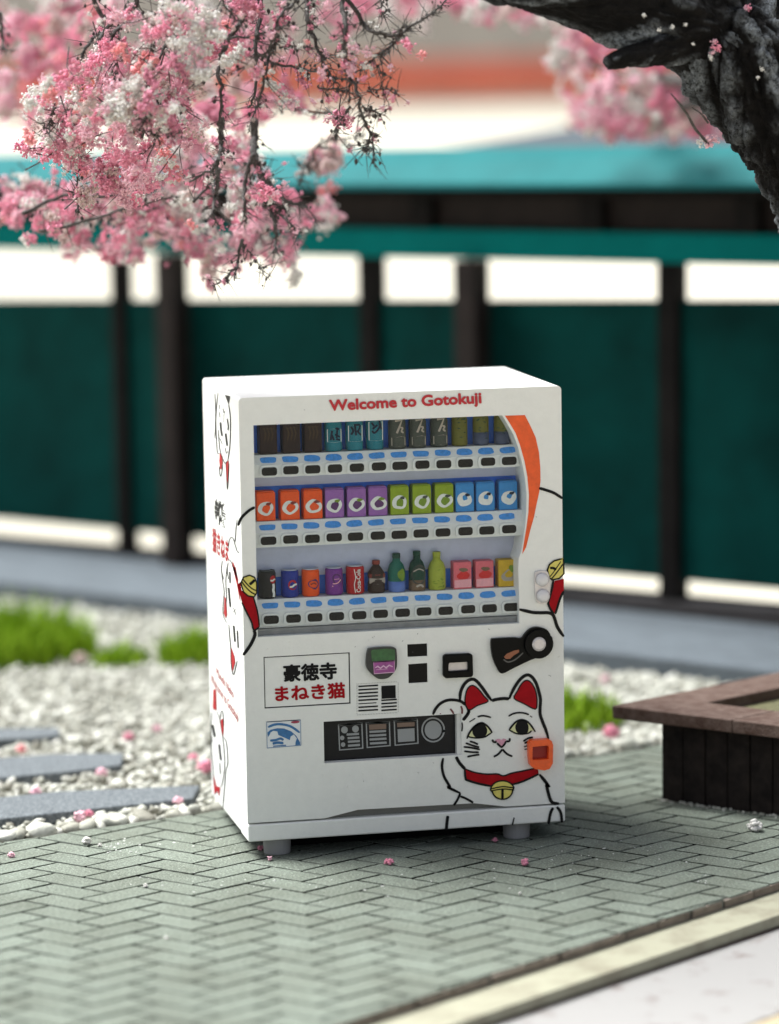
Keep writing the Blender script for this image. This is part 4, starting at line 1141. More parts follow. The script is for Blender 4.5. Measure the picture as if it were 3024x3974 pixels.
cat.line(K((828, 1190), (880, 1160), (930, 1102)), 8, 2).line(K((930, 1102), (980, 1155), (1046, 1186)), 8, 2)
cat.line(K((390, 1190), (430, 1262), (496, 1335)), W_, 2)
# collar edges
cat.line(K((488, 1328), (600, 1370), (740, 1392), (870, 1390), (940, 1412), (1040, 1380), (1180, 1352), (1340, 1318)), 6, 3).line(K((490, 1335), (500, 1440), (520, 1462), (650, 1502), (800, 1532)), 9, 3).line(K((1040, 1512), (1140, 1486), (1250, 1440), (1352, 1390)), 8, 3)
# bell
bc = cb(1350, 812)
cat.ring([(bc[0] + 46 * math.cos(a) * (1 if math.sin(a) < 0 else .86), bc[1] + 36 * math.sin(a)) for a in [2 * math.pi * k / 26 for k in range(26)]], 6, 5)
cat.line([(bc[0] - 46, bc[1] - 4), (bc[0], bc[1] - 13), (bc[0] + 46, bc[1] - 8)], 5, 5).line([(bc[0] - 46, bc[1] + 4), (bc[0], bc[1] - 4), (bc[0] + 46, bc[1])], 5, 5).line([(bc[0], bc[1] - 2), (bc[0], bc[1] + 33)], 10, 5, False, False)
# arms, body
cat.line(K((240, 1205), (226, 1300), (250, 1420), (318, 1540)) + B((1110, 800), (1165, 826)), W_ * .85, 2).line(B((1165, 826), (1152, 856), (1136, 880)), 9, 2).line(B((1165, 840), (1190, 850), (1222, 868)), 9, 2)
cat.line(K((1360, 1395), (1430, 1480), (1472, 1545)) + B((1545, 790), (1558, 845), (1572, 868), (1600, 872)), W_, 2)
FK = lambda px, py, l=0: (lambda p: Vector((p.x, -.0056 - .0007 * l, p.z)))(at_y(px, py, -.004))
kc = Print(FK)
kc.line(B((1574, 890), (1562, 915), (1553, 962)), 11, 2).line(B((1590, 886), (1607, 912), (1613, 956)), 11, 2)
kc.line(B((1110, 926), (1106, 955), (1103, 989)), 12, 2).line(B((1402, 934), (1394, 966)), 9, 2)
each(kc, 'paw_line', ink, vm)
# eyes outline
cat.line(K((515, 980), (540, 920), (590, 850), (650, 806), (700, 798), (750, 830), (790, 878), (808, 912)), 7.5, 3).line(K((520, 950), (570, 965), (640, 970), (720, 960), (770, 930), (806, 908)), 6, 3)
cat.line(K((1006, 882), (1040, 832), (1090, 782), (1150, 760), (1210, 775), (1260, 822), (1312, 900)), 7.5, 3).line(K((1010, 878), (1080, 915), (1150, 926), (1230, 915), (1270, 885)), 6, 3)
cat.fill(K((578, 875), (610, 825), (655, 804), (705, 803), (740, 845), (752, 890), (735, 940), (690, 962), (630, 966), (590, 935)), 3).fill(K((1078, 840), (1100, 790), (1150, 765), (1205, 780), (1232, 830), (1228, 890), (1200, 918), (1130, 920), (1092, 895)), 3)
# outlines of the red ears
cat.ring([(p.x, p.y) for p in smoothed([Vector((*ca(*p), 0)) for p in ((495, 570), (500, 470), (522, 400), (562, 362), (604, 366), (660, 412), (720, 490), (762, 546), (640, 592), (542, 645))], 3, True)], 5, 3)
cat.ring([(p.x, p.y) for p in smoothed([Vector((*ca(*p), 0)) for p in ((1065, 510), (1100, 430), (1150, 342), (1202, 300), (1252, 316), (1300, 382), (1326, 470), (1332, 560), (1312, 636), (1180, 572))], 3, True)], 5, 3)
catp = cat.build('cat_print', ink, vm)
cat = Print(FF)
cat.line([(989, 1968), (968, 1980), (949, 1996), (934, 2014), (924, 2040)], 11, 2)
def cz(x, y): return (780 + x / 2.104, 2200 + y / 2.104)
def cy_(x, y): return (1940 + x / 5.6, 2240 + y / 5.6)
Z_ = lambda *P: [cz(*p) for p in P]
Y_ = lambda *P: [cy_(*p) for p in P]
cat.line(Z_((430, 515), (440, 556), (402, 640), (344, 720)), 13, 2).line(Z_((332, 290), (372, 370), (412, 450), (432, 515), (474, 490)), 7, 4).line(Z_((425, 240), (452, 330), (468, 410), (476, 490)), 6, 4)
catr = Print(FF); catr.line([(2092, 1894), (2117, 1901), (2150, 1913), (2183, 1934)], 11, 2)
catr.line(Y_((420, 700), (560, 730), (720, 765), (900, 772), (1050, 772), (1150, 815), (1200, 930), (1240, 1060), (1310, 1180), (1392, 1290)), 13, 2).line(Y_((1160, 60), (1130, 250), (1075, 450), (1050, 560), (1090, 680), (1170, 790)), 9, 4).line(Y_((1200, 800), (1250, 640), (1310, 450), (1385, 300)), 9, 4)
def bell_at(c, rx, ry, rot):
    pts = [(c[0] + rx * math.cos(a) * math.cos(rot) - ry * math.sin(a) * math.sin(rot), c[1] + rx * math.cos(a) * math.sin(rot) + ry * math.sin(a) * math.cos(rot)) for a in [2 * math.pi * k / 24 for k in range(24)]]
    return [p for p in pts]
b1 = [(934, 2262), (944, 2240), (968, 2232), (987, 2240), (996, 2262), (996, 2300), (985, 2316), (962, 2312), (944, 2296)]
b2 = [(2124, 2212), (2132, 2190), (2150, 2176), (2172, 2170), (2186, 2168), (2188, 2226), (2170, 2244), (2142, 2250), (2130, 2240)]
cat.ring(b1, 6, 5); cat.line([(936, 2254), (952, 2276), (972, 2296), (994, 2308)], 5, 5).line([(940, 2244), (958, 2266), (978, 2284), (996, 2292)], 5, 5).line([(968, 2268), (980, 2258), (988, 2250)], 11, 5)
catr.ring(b2, 6, 5); catr.line([(2138, 2248), (2158, 2224), (2186, 2186)], 5, 5).line([(2132, 2240), (2152, 2214), (2176, 2178)], 4, 5).line([(2134, 2204), (2146, 2204), (2158, 2210)], 10, 5)
cat.build('cat_print', ink, vm); catr.build('cat_print', ink, vm)
rd = Print(FF)
rd.fill(K((495, 570), (500, 470), (522, 400), (562, 362), (604, 366), (660, 412), (720, 490), (762, 546), (640, 592), (542, 645)), 2)
rd.fill(K((1065, 510), (1100, 430), (1150, 342), (1202, 300), (1252, 316), (1300, 382), (1326, 470), (1332, 560), (1312, 636), (1180, 572)), 2)
rd.fill(K((490, 1330), (600, 1370), (740, 1392), (870, 1390), (940, 1412), (1040, 1380), (1180, 1352), (1340, 1318), (1352, 1390), (1250, 1440), (1140, 1486), (1040, 1512), (920, 1530), (800, 1532), (650, 1502), (520, 1462), (498, 1440)), 2, False)
rd.fill(Z_((296, 150), (318, 122), (332, 190), (372, 230), (425, 240), (452, 330), (468, 410), (476, 490), (432, 512), (412, 450), (372, 370), (334, 292)), 3, False)
rd.fill(Y_((1190, 80), (1390, 30), (1390, 290), (1310, 450), (1255, 640), (1220, 790), (1170, 785), (1095, 690), (1055, 565), (1080, 450), (1135, 250)), 3, False)
each(rd, ['ear_print', 'ear_print', 'collar_print', 'collar_print', 'collar_print'], red, vm, catp)
yl = Print(FF).fill([(bc[0] + 46 * math.cos(a) * (1 if math.sin(a) < 0 else .86), bc[1] + 36 * math.sin(a)) for a in [2 * math.pi * k / 26 for k in range(26)]], 4, False).fill(b1, 4).fill(b2, 4)
each(yl, 'bell_print', yellow, vm, catp)
each(Print(FF).fill(K((522, 950), (560, 890), (610, 838), (660, 806), (700, 800), (750, 832), (790, 880), (805, 908), (770, 928), (720, 958), (640, 968), (570, 962)), 2, False).fill(K((1012, 880), (1050, 830), (1095, 785), (1150, 764), (1208, 780), (1258, 826), (1300, 885), (1262, 888), (1230, 912), (1150, 923), (1080, 912)), 2, False), 'eye_print', paleyellow, vm, catp)
Print(FF).fill(K((842, 998), (872, 982), (900, 982), (915, 996), (940, 978), (972, 985), (968, 1010), (950, 1020), (935, 1050), (915, 1066), (895, 1048), (880, 1025)), 2, False).line(K((205, 685), (215, 690)), 5, 2).build('nose_print', pinkink, vm, catp)
Print(FF).line(K((322, 632), (345, 660), (362, 690)), 7, 2).line(K((446, 600), (460, 640), (458, 690)), 7, 2).line(K((200, 686), (214, 690)), 5, 2).build('paw_print', mat('dark_red_ink', (0.14, 0.03, 0.035), .5), vm, catp)
# ---- print on the left side
FL = lambda px, py, l=0: (lambda p: Vector((-0.0012 - .0007 * l, p.y, p.z)))(at_x(px, py, 0.0))
def s1(x, y): return (780 + x / 2.758, 1450 + y / 2.758)
def s2(x, y): return (780 + x / 2.104, 2200 + y / 2.104)
sk = Print(FL)
A1 = lambda *P: [s1(*p) for p in P]
A2 = lambda *P: [s2(*p) for p in P]
lw = 2.4
sk.line(A1((187, 200), (172, 330), (162, 480), (165, 620), (172, 760), (182, 850), (205, 850)), lw, 1).line(A1((152, 210), (160, 400), (158, 560), (150, 690)), lw, 1).line(A1((300, 330), (318, 470), (318, 650), (310, 800), (290, 930)), lw * 1.2, 1).line(A1((190, 600), (198, 740), (215, 850), (262, 960), (290, 925)), lw, 1)
sk.fill(A1((262, 228), (316, 240), (300, 330)), 1, False)
sk.line(A1((212, 520), (218, 600), (230, 665)), 6, 1, True, False).line(A1((268, 640), (276, 710), (284, 770)), 6, 1, True, False).line(A1((198, 330), (206, 380)), 3, 1).line(A1((202, 410), (206, 470)), 3, 1).line(A1((240, 370), (250, 420), (262, 400)), 2, 1).line(A1((250, 430), (246, 520)), 2, 1).line(A1((284, 480), (296, 560), (292, 605)), 4, 1).line(A1((205, 690), (232, 755)), 3, 1).line(A1((262, 790), (276, 850), (292, 830)), 2, 1)
sk.line(A1((200, 990), (204, 1060), (212, 1098), (224, 1070), (236, 980)), lw, 1).line(A1((270, 940), (278, 1100), (284, 1230), (292, 1190), (303, 960)), lw, 1)
sk.line(A1((392, 1560), (378, 1660), (370, 1790), (352, 1770), (330, 1750), (304, 1790), (298, 1870)), lw, 1).line(A1((352, 1770), (372, 1840), (392, 1900), (416, 1915)), lw, 1).line(A1((300, 1985), (330, 2020), (352, 2090), (390, 2200)), lw, 1).line(A1((232, 2000), (222, 2100), (246, 2200)), lw, 1).line(A1((296, 2020), (284, 2100), (300, 2200)), lw, 1)
sk.line(A2((168, 0), (176, 90), (192, 200), (184, 290), (184, 390), (215, 460)), lw, 1).line(A2((215, 0), (205, 120), (212, 240), (205, 300)), lw, 1).line(A2((230, 470), (240, 600), (246, 660), (250, 800), (268, 880), (290, 800), (300, 765)), lw * 1.2, 1)
sk.line(A2((228, 170), (236, 260), (242, 325)), 6, 1, True, False).line(A2((238, 40), (240, 130)), 8, 1).line(A2((270, 480), (280, 610)), 6, 1, True, False).line(A2((300, 520), (306, 660)), 7, 1).line(A2((266, 330), (290, 395)), 2.5, 1).line(A2((262, 375), (290, 340)), 2.5, 1)
sk.line(A2((92, 1180), (84, 1300), (88, 1500), (100, 1620), (108, 1780)), lw, 1).line(A2((128, 1180), (150, 1220), (170, 1330), (188, 1450), (196, 1620), (180, 1750), (164, 1800)), lw, 1).line(A2((160, 1240), (168, 1185), (182, 1190), (188, 1300)), lw, 1).line(A2((190, 1390), (212, 1440), (222, 1600), (206, 1660), (196, 1790), (180, 1980)), lw, 1)
sk.line(A2((98, 1290), (106, 1340), (116, 1385)), 9, 1, True, False).line(A2((152, 1450), (158, 1520), (166, 1575)), 7, 1, True, False).line(A2((116, 1550), (134, 1520)), 2.5, 1).line(A2((88, 1380), (92, 1430)), 5, 1).line(A2((155, 1600), (162, 1690)), 5, 1).line(A2((100, 1236), (116, 1255)), 2, 1)
skp = sk.build('side_cat_print', ink, vm)
sr = Print(FL)
sr.fill(A1((206, 850), (232, 880), (236, 960), (224, 1020), (210, 1020), (200, 930)), 1, False).fill(A1((272, 950), (300, 930), (300, 1080), (290, 1170), (280, 1120)), 1, False)
sr.fill(A1((340, 2000), (356, 2040), (380, 2120), (402, 2210), (390, 2215), (366, 2130), (346, 2060)), 1, False)
sr.fill(A2((262, 0), (285, 0), (306, 130), (326, 290), (318, 260), (296, 140)), 1, False).fill(A2((196, 240), (208, 260), (216, 390), (206, 420), (190, 380)), 1, False).fill(A2((252, 660), (276, 730), (282, 780), (262, 850), (250, 760)), 1, False)
sr.fill(A2((104, 1000), (126, 1000), (130, 1170), (100, 1160)), 1, False).fill(A2((164, 1250), (184, 1240), (188, 1330), (182, 1390), (168, 1300)), 1, False).fill(A2((104, 1690), (130, 1790), (160, 1800), (152, 1870), (134, 1830), (112, 1860)), 1, False)
each(sr, 'side_red_print', red, vm, skp)
lettering('side_lettering', '寺徳豪', (s1(148, 1590), s1(270, 1668), s1(148, 1320)), FL, ink, vm, 0, .05)
lettering('side_lettering', '猫きねま', (s1(124, 1900), s1(298, 2035), s1(124, 1640)), FL, red, vm, 0, .03)
lettering('side_lettering', 'Maneki Neko', (s2(128, 880), s2(268, 1075), s2(128, 818)), FL, red, vm, 0, 0)
lettering('side_lettering', 'Welcome to Gotokuji', (s2(84, 960), s2(304, 1285), s2(84, 868)), FL, red, vm, 0, 0)

# paint nibs and specks on the front
pp = []; rs = np.random.default_rng(77)
for k in range(70):
    px_, py_ = rs.uniform(985, 2170), rs.uniform(2470, 3080)
    if 1015 < px_ < 1560 and 2530 < py_ < 2920 or 1240 < px_ < 1810 and py_ > 2650 and py_ < 2980: continue
    c_ = at_y(px_, py_, 0); V, F = PEB[rs.integers(8)]
    pp.append((V * np.array([1.2, .35, 1.0]) * rs.uniform(.0012, .0032) + np.array((c_.x, -.0005, c_.z)), F))
nb = link('paint_nibs', big_mesh('paint_nibs', pp, white), None, vm); nb['kind'] = 'stuff'
sk_ = Print(FF)
for px_, py_, l_, a_ in ((1445, 2472, 6, .9), (1560, 2490, 7, -.8), (1452, 2468, 4, 1.5), (1620, 2462, 6, -1.2), (1894, 2440, 9, .4), (1600, 2530, 4, .3), (1410, 3030, 5, 1.0), (2080, 2004, 5, .7), (1180, 1590, 4, .2), (1080, 1700, 4, 1.2), (1680, 2960, 4, .6), (1380, 2508, 5, 2.2), (2128, 2620, 12, .4), (2140, 2470, 10, .9)):
    sk_.line([(px_, py_), (px_ + l_ * math.cos(a_), py_ + l_ * math.sin(a_))], 2.6, 0, False)
each(sk_, 'speck', mat('speck_grey', (0.12, 0.12, 0.12), .8), vm)

# ================================================================== PLANTER BOX
wood = mat('planter_wood', (0.010, 0.0075, 0.007), 0.8, spec=0.15, col2=(0.028, 0.021, 0.018), thr=(0.35, 0.7), vscale=14, bump=0.4, bscale=60)
lidwood = mat('planter_rim_wood', (0.085, 0.050, 0.039), 0.8, spec=0.15, col2=(0.155, 0.110, 0.092), thr=(0.35, 0.68), vscale=18, bump=0.5, bscale=90)
soil_m = mat('planter_soil', (0.10, 0.095, 0.045), 0.95, var=0.5, vscale=30, bump=0.8, bscale=60)
PC = Vector((1.867, 0.557, 0))
planter = empty('planter_box', PC, 'dark wooden planter box with an overhanging brown rim at the right of the paving', 'planter')
SA, SB = 1.60, 1.60
pz = lambda a, b, z: PC + DA * a + DB * b + Vector((0, 0, z))
def pbox(mb, a0, a1, b0, b1, z0, z1):
    return mb.hexa([pz(a0, b0, z0), pz(a0, b1, z0), pz(a1, b1, z0), pz(a1, b0, z0), pz(a0, b0, z1), pz(a0, b1, z1), pz(a1, b1, z1), pz(a1, b0, z1)])
npl = 15; pw = SB / npl
for k in range(npl):
    j = random.uniform(-.002, .002)
    world_build(pbox(MB(), -.012 + j, .02, k * pw + .0035, (k + 1) * pw - .0035, 0.002, .335), 'front_plank', wood, planter, bevel=.004)
for k in range(npl):
    world_build(pbox(MB(), k * pw + .0035 + .012, (k + 1) * pw - .0035 + .012, -.002, .022, 0.002, .335), 'side_plank', wood, planter, bevel=.004)
world_build(pbox(MB(), .021, SA, .023, SB, .003, .30), 'inner_box', mat('planter_inside', (0.012, 0.009, 0.008), .8), planter)
zl0, zl1 = .345, .40
def rim(name, P):
    n = len(P); mb = MB(); V = [pz(a, b, zl0) for a, b in P] + [pz(a, b, zl1) for a, b in P]
    mb.add(V, [tuple(range(n))[::-1], tuple(range(n, 2 * n))] + [(i, (i + 1) % n, n + (i + 1) % n, n + i) for i in range(n)])
    world_build(mb, name, lidwood, planter, bevel=.005)
oa, ob = -.10, -.17; ia, ib = .17, .08; A2_, B2_ = SA + .1, SB + .1
rim('rim_board', [(oa, ob), (ia, ib), (ia, ib + .33), (oa, ob + .33 + .25)][::1])
rim('rim_board', [(oa, ob + .583), (ia, ib + .333), (ia, ib + .80), (oa, ob + 1.05)])
rim('rim_board', [(oa, ob + 1.053), (ia, ib + .803), (ia, B2_ - .25), (oa, B2_)])
rim('rim_board', [(oa, ob), (A2_, ob), (A2_ - .25, ib), (ia, ib)])
rim('rim_board', [(A2_, ob), (A2_, B2_), (A2_ - .25, B2_ - .25), (A2_ - .25, ib)])
rim('rim_board', [(oa, B2_), (ia, B2_ - .25), (A2_ - .25, B2_ - .25), (A2_, B2_)])
world_build(pbox(MB(), .03, SA - .03, .03, SB - .03, .3005, .352), 'soil', soil_m, planter)
# crumbs of grit along the foot of the planks
parts = []
for _ in range(150):
    p_ = pz(-.015 - abs(rng.normal(0, .018)), rng.uniform(0, 1.3), .004)
    V, F = PEB[rng.integers(8)]; s_ = rng.uniform(.003, .008)
    parts.append((V * s_ + np.array(p_), F))
g_ = link('grit', big_mesh('grit', parts, pebble_m)); tag(g_, kind='stuff')

# ================================================================== CHERRY TREES
def bark():
    m = bpy.data.materials.new('charcoal_bark'); m.use_nodes = True
    n = m.node_tree.nodes; l = m.node_tree.links; b = n['Principled BSDF']
    b.inputs['Roughness'].default_value = 0.6; b.inputs['Specular IOR Level'].default_value = 0.12
    geo = n.new('ShaderNodeNewGeometry')
    def noise(sc, det=7, ro=0.7):
        x = n.new('ShaderNodeTexNoise'); x.inputs['Scale'].default_value = sc; x.inputs['Detail'].default_value = det; x.inputs['Roughness'].default_value = ro
        l.new(geo.outputs['Position'], x.inputs['Vector']); return x.outputs['Fac']
    def ramp(src, a, z, c0, c1):
        r = n.new('ShaderNodeValToRGB'); r.color_ramp.elements[0].position = a; r.color_ramp.elements[1].position = z
        r.color_ramp.elements[0].color = (*c0, 1); r.color_ramp.elements[1].color = (*c1, 1); l.new(src, r.inputs['Fac']); return r.outputs['Color']
    base = ramp(noise(14), .35, .7, (0.0035, 0.0032, 0.0032), (0.014, 0.012, 0.011))
    at = n.new('ShaderNodeAttribute'); at.attribute_name = 'ridge'
    mp = n.new('ShaderNodeMapRange'); mp.inputs['From Min'].default_value = 0.42; mp.inputs['From Max'].default_value = 0.80
    l.new(at.outputs['Fac'], mp.inputs['Value'])
    k1 = ramp(noise(2.4, 3), .36, .52, (0, 0, 0), (1, 1, 1)); k2 = ramp(noise(42, 8, .8), .40, .62, (0, 0, 0), (1, 1, 1))
    mu = n.new('ShaderNodeMath'); mu.operation = 'MULTIPLY'; l.new(k1, mu.inputs[0]); l.new(k2, mu.inputs[1])
    mu2 = n.new('ShaderNodeMath'); mu2.operation = 'MULTIPLY'; l.new(mu.outputs[0], mu2.inputs[0]); l.new(mp.outputs[0], mu2.inputs[1])
    mx = n.new('ShaderNodeMixRGB'); mx.inputs['Color2'].default_value = (0.36, 0.39, 0.42, 1); l.new(mu2.outputs[0], mx.inputs['Fac']); l.new(base, mx.inputs['Color1'])
    l.new(mx.outputs[0], b.inputs['Base Color'])
    bp = n.new('ShaderNodeBump'); bp.inputs['Strength'].default_value = 1.0; bp.inputs['Distance'].default_value = 0.03
    l.new(noise(26, 9, .75), bp.inputs['Height']); l.new(bp.outputs[0], b.inputs['Normal'])
    return m
bark_m = bark()
twig_m = mat('twig_brown', (0.040, 0.033, 0.030), 0.8, col2=(0.15, 0.14, 0.13), thr=(0.5, 0.75), vscale=60, bump=0.4, bscale=120)
def fl_mat(name, c):
    m = mat(name, c, 0.9, spec=0.15, var=0.22, vscale=110, bump=0.6, bscale=170, bdist=0.006)
    return m
FLM = [fl_mat('flock_pink', (0.78, 0.30, 0.40)), fl_mat('flock_pale_pink', (0.82, 0.50, 0.57)), fl_mat('flock_white', (0.74, 0.71, 0.67)), fl_mat('flock_coral', (0.82, 0.33, 0.34)), fl_mat('flock_rose', (0.62, 0.25, 0.33)), fl_mat('flock_beige', (0.60, 0.46, 0.43))]
ICO0 = (lambda V, F: (V, F))(*ico(1))
def ico0():
    bm = bmesh.new(); bmesh.ops.create_icosphere(bm, subdivisions=1, radius=1.0); bm.free()
    g = (1 + 5 ** .5) / 2
    V = np.array([(-1, g, 0), (1, g, 0), (-1, -g, 0), (1, -g, 0), (0, -1, g), (0, 1, g), (0, -1, -g), (0, 1, -g), (g, 0, -1), (g, 0, 1), (-g, 0, -1), (-g, 0, 1)]) / math.sqrt(1 + g * g)
    F = np.array([(0, 11, 5), (0, 5, 1), (0, 1, 7), (0, 7, 10), (0, 10, 11), (1, 5, 9), (5, 11, 4), (11, 10, 2), (10, 7, 6), (7, 1, 8), (3, 9, 4), (3, 4, 2), (3, 2, 6), (3, 6, 8), (3, 8, 9), (4, 9, 5), (2, 4, 11), (6, 2, 10), (8, 6, 7), (9, 8, 1)])
    return V, F
ICO0 = ico0()
def clump(seed, nl=30):
    r = np.random.default_rng(seed); parts = []
    for k in range(nl):
        V, F = ICO0
        s_ = r.uniform(0.13, 0.34)
        o = r.normal(size=3) * np.array([.52, .52, .45])
        parts.append(((V * (1 + r.normal(0, .22, (12, 1))) * s_ * r.uniform(.6, 1.4, 3)) @ rot_rand(r).T + o, F))
    nv = 0; Vs = []; Fs = []
    for V, F in parts: Vs.append(V); Fs.append(F + nv); nv += len(V)
    return np.concatenate(Vs), np.concatenate(Fs)
CL = [clump(40 + i, 24 + 2 * i) for i in range(7)]
cl_me = {}
def clump_mesh(i, mi):
    if (i, mi) not in cl_me: cl_me[(i, mi)] = big_mesh('blossom', [CL[i]], FLM[mi])
    return cl_me[(i, mi)]
def fold(Q, f, seed):
    r = np.random.default_rng(seed); h = np.zeros(len(Q)); amp = 1.0
    for o in range(5):
        s_ = np.ones(len(Q))
        for k in range(3):
            w = r.normal(size=3); w /= np.linalg.norm(w)
            s_ = np.minimum(s_, np.abs(np.sin(Q @ w * f * 2 ** o * r.uniform(.7, 1.3) + 1.3 * np.sin(Q @ r.normal(size=3) * f * 2 ** o * .6 + r.uniform(0, 6)) + r.uniform(0, 6))))
        h += amp * s_; amp *= .55
    return h
def roughen(o, amp, seed, f=13.0, along=None):
    me = o.data
    V = np.zeros(len(me.vertices) * 3, dtype=np.float64); me.vertices.foreach_get('co', V); V = V.reshape(-1, 3)
    Nn = np.zeros(len(me.vertices) * 3); me.vertices.foreach_get('normal', Nn); Nn = Nn.reshape(-1, 3)
    Q = V - V.mean(0)
    if along is not None:                       # fissures run with the grain
        a = np.array(along); Q = Q - np.outer(Q @ a, a) * .62
    h = fold(Q, f, seed); h = (h - h.mean()) / h.std()
    V += Nn * (h * amp)[:, None]
    me.vertices.foreach_set('co', V.ravel()); me.update()
    at = me.attributes.new('ridge', 'FLOAT', 'POINT'); at.data.foreach_set('value', np.clip(.5 + h * .25, 0, 1).astype(np.float32))
TB = pz(.85, .80, .30)
tree = empty('cherry_tree', TB, 'big blossoming cherry tree with charcoal trunk growing from the planter box', 'cherry tree')
def limb(name, pts, seed, amp, n=36, parent=None, m=bark_m, root=tree):
    """pts: (px, py, depth, radius in metres)"""
    P = [at_d(x, y, d) if not isinstance(x, Vector) else x for x, y, d, r in pts]; R_ = [p[3] for p in pts]
    Q = smoothed(P, 26 if n > 20 else 8); k = len(Q)
    RR = [np.interp(i / (k - 1), np.linspace(0, 1, len(R_)), R_) for i in range(k)]
    o = world_build(MB().tube(Q, RR, n), name, m, root, smooth=True, sub_of=parent)
    s = o.modifiers.new('sub', 'SUBSURF'); s.levels = s.render_levels = 1
    dg = bpy.context.evaluated_depsgraph_get(); me = bpy.data.meshes.new_from_object(o.evaluated_get(dg)); old = o.data
    o.modifiers.clear(); o.data = me; bpy.data.meshes.remove(old)
    if amp: roughen(o, amp, seed, along=(Q[-1] - Q[0]).normalized())
    return o
trunk = limb('trunk', [(TB - Vector((0, 0, .1)), 0, 0, .30), (TB + Vector((-.03, -.03, .35)), 0, 0, .24), (3420, 1350, 13.75, .215), (3270, 900, 13.6, .20), (3140, 640, 13.5, .20), (2990, 410, 13.45, .215), (2850, 215, 13.4, .20), (2760, 90, 13.4, .17), (2740, -160, 13.4, .14)], 3, .016, 80)
limb('limb', [(2800, 190, 13.4, .17), (2600, 75, 13.3, .165), (2400, 20, 13.2, .15), (2150, -55, 13.1, .125), (1900, -110, 13.0, .10), (1500, -230, 12.9, .08), (1000, -330, 12.9, .06)], 5, .009, 64)
limb('limb', [(2860, 160, 13.45, .13), (2940, 20, 13.6, .11), (3060, -180, 13.8, .09)], 6, .010, 48)
limb('stub', [(2640, 175, 13.25, .075), (2520, 205, 13.12, .055), (2430, 222, 13.05, .040), (2365, 243, 13.0, .028)], 7, .006, 32)
limb('dead_twig', [(2752, 560, 13.2, .006), (2700, 500, 13.15, .007), (2660, 430, 13.1, .006), (2604, 362, 13.05, .003)], 8, 0, 6, m=twig_m)
limb('dead_twig', [(2750, 478, 13.2, .006), (2720, 440, 13.18, .004), (2684, 415, 13.15, .002)], 9, 0, 6, m=twig_m)
